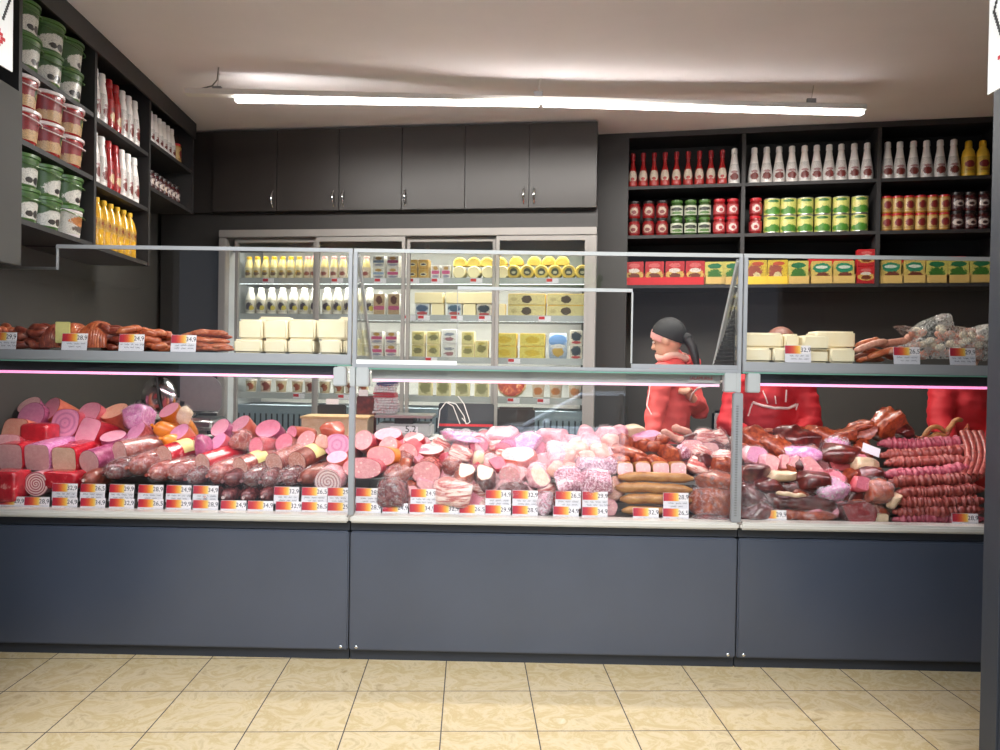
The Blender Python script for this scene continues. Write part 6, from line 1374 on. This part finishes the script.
# headscarf: dome over the skull, tied behind, plus pink under-band, fleece collar, plait
def dome(cc, r, R, th0, th1, a0, a1, seg=26, ring=9):
    mb = MB(); vs, fs = [], []
    for i in range(ring + 1):
        th = th0 + (th1 - th0) * i / ring
        for j in range(seg + 1):
            a = a0 + (a1 - a0) * j / seg; vs.append(V(cc) + R @ V((math.sin(th) * math.cos(a) * r[0], math.sin(th) * math.sin(a) * r[1], math.cos(th) * r[2])))
    for i in range(ring):
        for j in range(seg): fs.append((i * (seg + 1) + j, i * (seg + 1) + j + 1, (i + 1) * (seg + 1) + j + 1, (i + 1) * (seg + 1) + j))
    return mb.add(vs, fs)
Rt = R @ Matrix.Rotation(.66, 3, 'X')
dome(g(0, -.012, .025), (.088 * hs, .112 * hs, .114 * hs), Rt, 0, 1.68, 0, 2 * PI).obj('headscarf', 'scarf_black', w1, sharp=80)
dome(g(0, -.004, .022), (.083 * hs, .108 * hs, .108 * hs), Rt, 1.45, 1.98, 0, PI).obj('pink_band', 'scarf_pink', w1, sharp=80)
kn = g(0, -.115, -.02); MB().ellipsoid(kn, (.034, .03, .03)).obj('scarf_knot', 'scarf_black', w1)
pl_ = [kn, kn + V((.03, -.02, -.05)), kn + V((.045, -.03, -.11)), kn + V((.06, -.04, -.18))]; MB().tube(pl_, [.026, .028, .024, .014], 10).obj('plait', 'hair_black', w1)
MB().ellipsoid(g(.03, -.1, .03), (.008, .006, .01)).obj('hair_clip', 'chrome', w1)
mb = MB(); ring = [neck + V((math.cos(t) * .082, math.sin(t) * .082, .012 + .012 * math.sin(3 * t))) for t in [2 * PI * j / 18 for j in range(19)]]; mb.tube(ring, [.021 + .009 * noise.noise(V((j * 1.7, 0, 0))) for j in range(19)], 10, cap=False); mb.obj('fleece_collar', 'fleece', w1)
mb = MB(); mb.tube([neck + V((.09, -.03, -.0)), neck + V((.13, 0, -.02)), neck + V((.13, .05, -.03)), neck + V((.08, .1, -.02))], [.03, .042, .042, .03], 10); mb.obj('hood', 'jacket_coral', jo)

def leaner(hc, neck, chest, belly, pel, sh, el, wr, label, hairm):
    fw = V((0, -.8, -.6)); hp_, g, R = head_parts(hc, fw, .95)
    legs = [(V((pel.x + s * .09, pel.y, pel.z)), V((pel.x + s * .1, pel.y - .02, .46)), V((pel.x + s * .1, pel.y + .02, .08))) for s in (-1, 1)]
    body = hp_ + [('t', [hc + V((0, .03, -.04)), neck, chest], [.05, .054, .09]), ('t', [chest, belly, pel], [.115, .115, .125])]
    for k in range(2): body += [('t', [sh[k], el[k], wr[k]], [.044, .038, .028]), ('t', [chest, sh[k]], [.08, .05])] + hand(wr[k], ((.35, -.35)[k], -.8, -.25), (0, -.2, -1), .6, 1, k == 0)
    for a, b, c in legs: body += [('t', [a, b, c], [.085, .055, .04])]
    o = fuse('person', body, 'skin', .0095, 2); reg(o, label, '', 'person'); eyes(g, R, o, .95)
    jk = [('t', [neck + V((0, .02, -.03)), chest, belly, pel], [.08, .135, .135, .145]), ('e', (chest + belly) / 2, (.19, .135, .16)), ('e', pel, (.17, .145, .12))]
    for k in range(2): jk += [('t', [sh[k], el[k], el[k].lerp(wr[k], .9)], [.078, .068, .045]), ('t', [chest + V((0, 0, .03)), sh[k]], [.105, .08])]
    j = fuse('hooded_jacket', jk, 'jacket_red', .012, 3, o, .009)
    tr = [('e', pel, (.15, .135, .1))]
    for a, b, c in legs: tr += [('t', [a, b, c + V((0, 0, .01))], [.1, .072, .058])]
    fuse('trousers', tr, 'trousers_dark', .014, 3, o)
    for a, b, c in legs: MB().ellipsoid((c.x, c.y - .05, .045), (.045, .12, .045), 14, 8).obj('shoe', 'shoe_black', o)
    MB().tube([neck + V((math.cos(t) * .1, .03 + math.sin(t) * .09, -.01)) for t in [PI * (.0 + j / 10) for j in range(11)]], .04, 10).obj('hood', 'jacket_red', j)
    dome(g(0, -.014, .024), (.086, .108, .108), R @ Matrix.Rotation(.35, 3, 'X'), 0, 1.65, 0, 2 * PI).obj('hair', hairm, o, sharp=80)
    return o, j
def surf(px, py, Y): return P(px, py, Y)
o2, j2 = leaner(P(780, 351, 1.06), P(776, 372, 1.12), P(770, 398, 1.18), P(769, 430, 1.22), P(769, 470, 1.26), [P(738, 388, 1.17), P(802, 388, 1.17)], [P(729, 424, 1.09), P(811, 424, 1.09)], [P(748, 438, .96), P(794, 438, .96)], 'person in bright red hoodie with white trim leaning behind right case', 'hair_brown')
def onto(o, px, py, off=.004):
    """first hit of the view ray on a built mesh: used to lay trim on cloth"""
    d = ray(px, py).normalized(); ok, loc, nrm, i = o.ray_cast(CAM, d); return (loc + nrm * off) if ok else None
def trim(o, pts, r, name, m):
    ps = []
    for i in range(len(pts) - 1):
        for t in range(6):
            q = onto(o, pts[i][0] + (pts[i + 1][0] - pts[i][0]) * t / 6, pts[i][1] + (pts[i + 1][1] - pts[i][1]) * t / 6)
            if q: ps.append(q)
    if len(ps) > 2: MB().tube(ps, r, 6).obj(name, m, o)
trim(j2, [(753, 402), (762, 405), (775, 408), (788, 408), (798, 404)], .008, 'white_pocket_trim', 'hoodie_trim'); trim(j2, [(753, 402), (750, 410), (748, 417)], .004, 'white_piping', 'hoodie_trim'); trim(j2, [(798, 404), (795, 411)], .004, 'white_piping', 'hoodie_trim')
trim(j2, [(763, 391), (766, 398), (768, 404)], .0035, 'drawstring', 'hoodie_trim'); trim(j2, [(786, 390), (785, 404)], .0045, 'drawstring', 'hoodie_trim'); trim(j2, [(775, 396), (776, 405)], .003, 'drawstring', 'hoodie_trim')
leaner(P(968, 352, 1.1), P(966, 374, 1.16), P(968, 402, 1.22), P(972, 432, 1.26), P(974, 470, 1.3), [P(944, 392, 1.22), P(997, 392, 1.22)], [P(940, 424, 1.14), P(1008, 426, 1.14)], [P(950, 440, 1.0), P(990, 440, 1.0)], 'person in dark red jacket at far right behind sausage ropes', 'hair_brown')

# ------------------------------------------------------------------ the street behind the viewer (seen only in reflections)
MB().b2(-12, 12, -22, -6.01, -.60, -.55).obj('street_ground', 'asphalt', smooth=False); struct(bpy.data.objects['street_ground'])
for a, b in ((1.42, 4.6), (-6.5, -.76)):
    struct(MB().b2(a, b, -6.3, -6.05, -.55, 3.4).obj('street_wall', 'counter_dark', smooth=False))  # left wall added to narrow the daylight and cut reflected haze
struct(MB().b2(-3.2, 4.0, -6.0, -2.205, -.1, -.02).obj('street_pavement', 'asphalt', smooth=False))
e = empty('parked_car', (.2, -9.6, -.40)); 
def car():
    xs = [(-2.1, .42, .62), (-2.0, .36, .78), (-1.2, .34, .92), (-.75, .34, .97), (0, .34, .98), (.9, .34, .98), (1.6, .36, 1.0), (2.05, .42, .92), (2.12, .5, .7)]
    mb = MB(); vs = []; 
    for x, z0, z1 in xs:
        for y, z in ((-.86, z0), (-.88, (z0 + z1) / 2), (-.82, z1), (.82, z1), (.88, (z0 + z1) / 2), (.86, z0)): vs.append((x, y, z))
    fs = [(i * 6 + k, i * 6 + (k + 1) % 6, (i + 1) * 6 + (k + 1) % 6, (i + 1) * 6 + k) for i in range(len(xs) - 1) for k in range(6)] + [tuple(range(6)), tuple((len(xs) - 1) * 6 + k for k in range(6))]
    mb.add(vs, fs); mb.obj('body', 'car_blue', e, bevel=.03)
    g = [(-.95, .96, .80), (-.15, 1.40, .62), (.9, 1.42, .62), (1.75, 1.0, .78)]
    rf = MB(); rf.prism([(x, -.62, z) for x, z, w in ((-.2, 1.39, 0), (.95, 1.41, 0), (.95, 1.45, 0), (-.2, 1.43, 0))], (0, 1.24, 0)); rf.obj('roof', 'car_blue', e, smooth=False)
    gl = MB(); gl.add([(x, s_ * w, z) for x, z, w in g for s_ in (-1, 1)], [(0, 2, 3, 1), (4, 6, 7, 5), (0, 2, 4, 6), (1, 7, 5, 3)]); gl.obj('glasshouse', 'car_glass', e, smooth=False)
    for s_ in (-1, 1):
        MB().tube([(-.98, s_ * .81, .96), (-.17, s_ * .63, 1.42)], .035, 6).obj('pillar', 'car_blue', e); MB().tube([(1.75, s_ * .79, 1.0), (.92, s_ * .63, 1.43)], .05, 6).obj('pillar', 'car_blue', e); MB().tube([(.35, s_ * .81, .98), (.38, s_ * .64, 1.42)], .035, 6).obj('pillar', 'black_plastic', e)
        MB().ellipsoid((-.62, s_ * .95, 1.02), (.06, .09, .06)).obj('mirror', 'car_blue', e)
        for x in (-1.35, 1.35): MB().tube([(x, s_ * .7, .32), (x, s_ * .9, .32)], .32, 22).obj('wheel', 'rubber_black', e)
car(); reg(e, 'light blue car parked in the street, reflected in counter glass', '', 'car')
e.rotation_euler = (0, 0, 0)
p_ = P(605, 420, 8.6); e.location = (p_.x - .1, -8.4, -.55); e.rotation_euler = (0, 0, math.radians(14))
MB().b2(-14, 14, -22.3, -22, -.55, 7.5).obj('street_house_wall', 'house_wall', smooth=False); struct(bpy.data.objects['street_house_wall'])
tr = empty('street_tree', (.3, -17, -.55)); MB().tube([(0, 0, 0), (.1, 0, 1.6), (0, .1, 3)], [.16, .12, .08], 10).obj('trunk', 'bark', tr)
rt_ = random.Random(3); mb = MB()
for k in range(900):
    a = rt_.uniform(0, 2 * PI); z = rt_.uniform(-1, 1); r = 2.1 * rt_.random() ** .4; q = V((math.cos(a) * math.sqrt(1 - z * z) * r, math.sin(a) * math.sqrt(1 - z * z) * r, 4.2 + z * r * .95)); mb.box(q, (.28, .02, .18), rt_.uniform(0, 6), rt_.uniform(-1, 1), rt_.uniform(-1, 1))
mb.obj('foliage', 'leaf_green', tr, smooth=False); reg(tr, 'leafy green street tree beyond the parked car', '', 'tree')

# ------------------------------------------------------------------ light
def area(name, loc, rot, sx, sy, power, col=(1, 1, 1), spread=PI):
    d = bpy.data.lights.new(name, 'AREA'); d.shape = 'RECTANGLE'; d.size = sx; d.size_y = sy; d.energy = power; d.color = col; d.spread = spread
    o = bpy.data.objects.new(name, d); C.objects.link(o); o.location = loc; o.rotation_euler = rot; return o
LA = math.atan2(dirv.y, dirv.x)
area('ceiling_led_light', (M_ + dirv * .1 + V((0, 0, -.0105))), (0, 0, LA), 3.6, .05, K_CEIL, (1, .97, .92))
for xa, xb, nm in ((XL, S1, 'case_led_light'), (S1, S2, 'case_led_light'), (S2, XR, 'case_led_light')):
    area(nm, ((xa + xb) / 2, .045, 1.172), (math.radians(32), 0, 0), (xb - xa) - .2, .03, K_CASE, (1, .80, .86))
for z in [fz1 - .1] + [s_ - .04 for s_ in SZ]:
    p = BF.w((FW0 + FW1) / 2, .115, z); area('fridge_light', p, (math.radians(38), 0, BF.a), 2.3, .02, K_FR, (1, .97, .88))
area('front_fill_light', (0, -2.7, 3.2), (math.radians(62), 0, 0), 4.4, .4, K_FRONT, (1, .96, .90), 1.5)  # added unseen lamp standing in for daylight on the counter front
sd = bpy.data.lights.new('sun', 'SUN'); sd.energy = K_SUN; sd.angle = .01; so = bpy.data.objects.new('sun', sd); C.objects.link(so); so.location = (0, 6, 9); so.rotation_euler = (math.radians(-38), math.radians(-8), 0)
w = bpy.data.worlds.new('sky'); bpy.context.scene.world = w; w.use_nodes = True; bg = w.node_tree.nodes['Background']; bg.inputs[0].default_value = (.82, .90, 1, 1); bg.inputs[1].default_value = K_SKY

for p in PROTOS:
    def kill(o):
        for c in list(o.children): kill(c)
        bpy.data.objects.remove(o)
    try: kill(p)
    except ReferenceError: pass
bpy.context.view_layer.update()
finish_labels()
sc = bpy.context.scene
sc.cycles.transparent_max_bounces = 32; sc.cycles.max_bounces = 8; sc.cycles.use_denoising = True; sc.cycles.caustics_reflective = False; sc.cycles.caustics_refractive = False
sc.cycles.sample_clamp_indirect = 6
sc.view_settings.view_transform = 'Standard'; sc.view_settings.look = 'None'; sc.view_settings.exposure = K_EXP
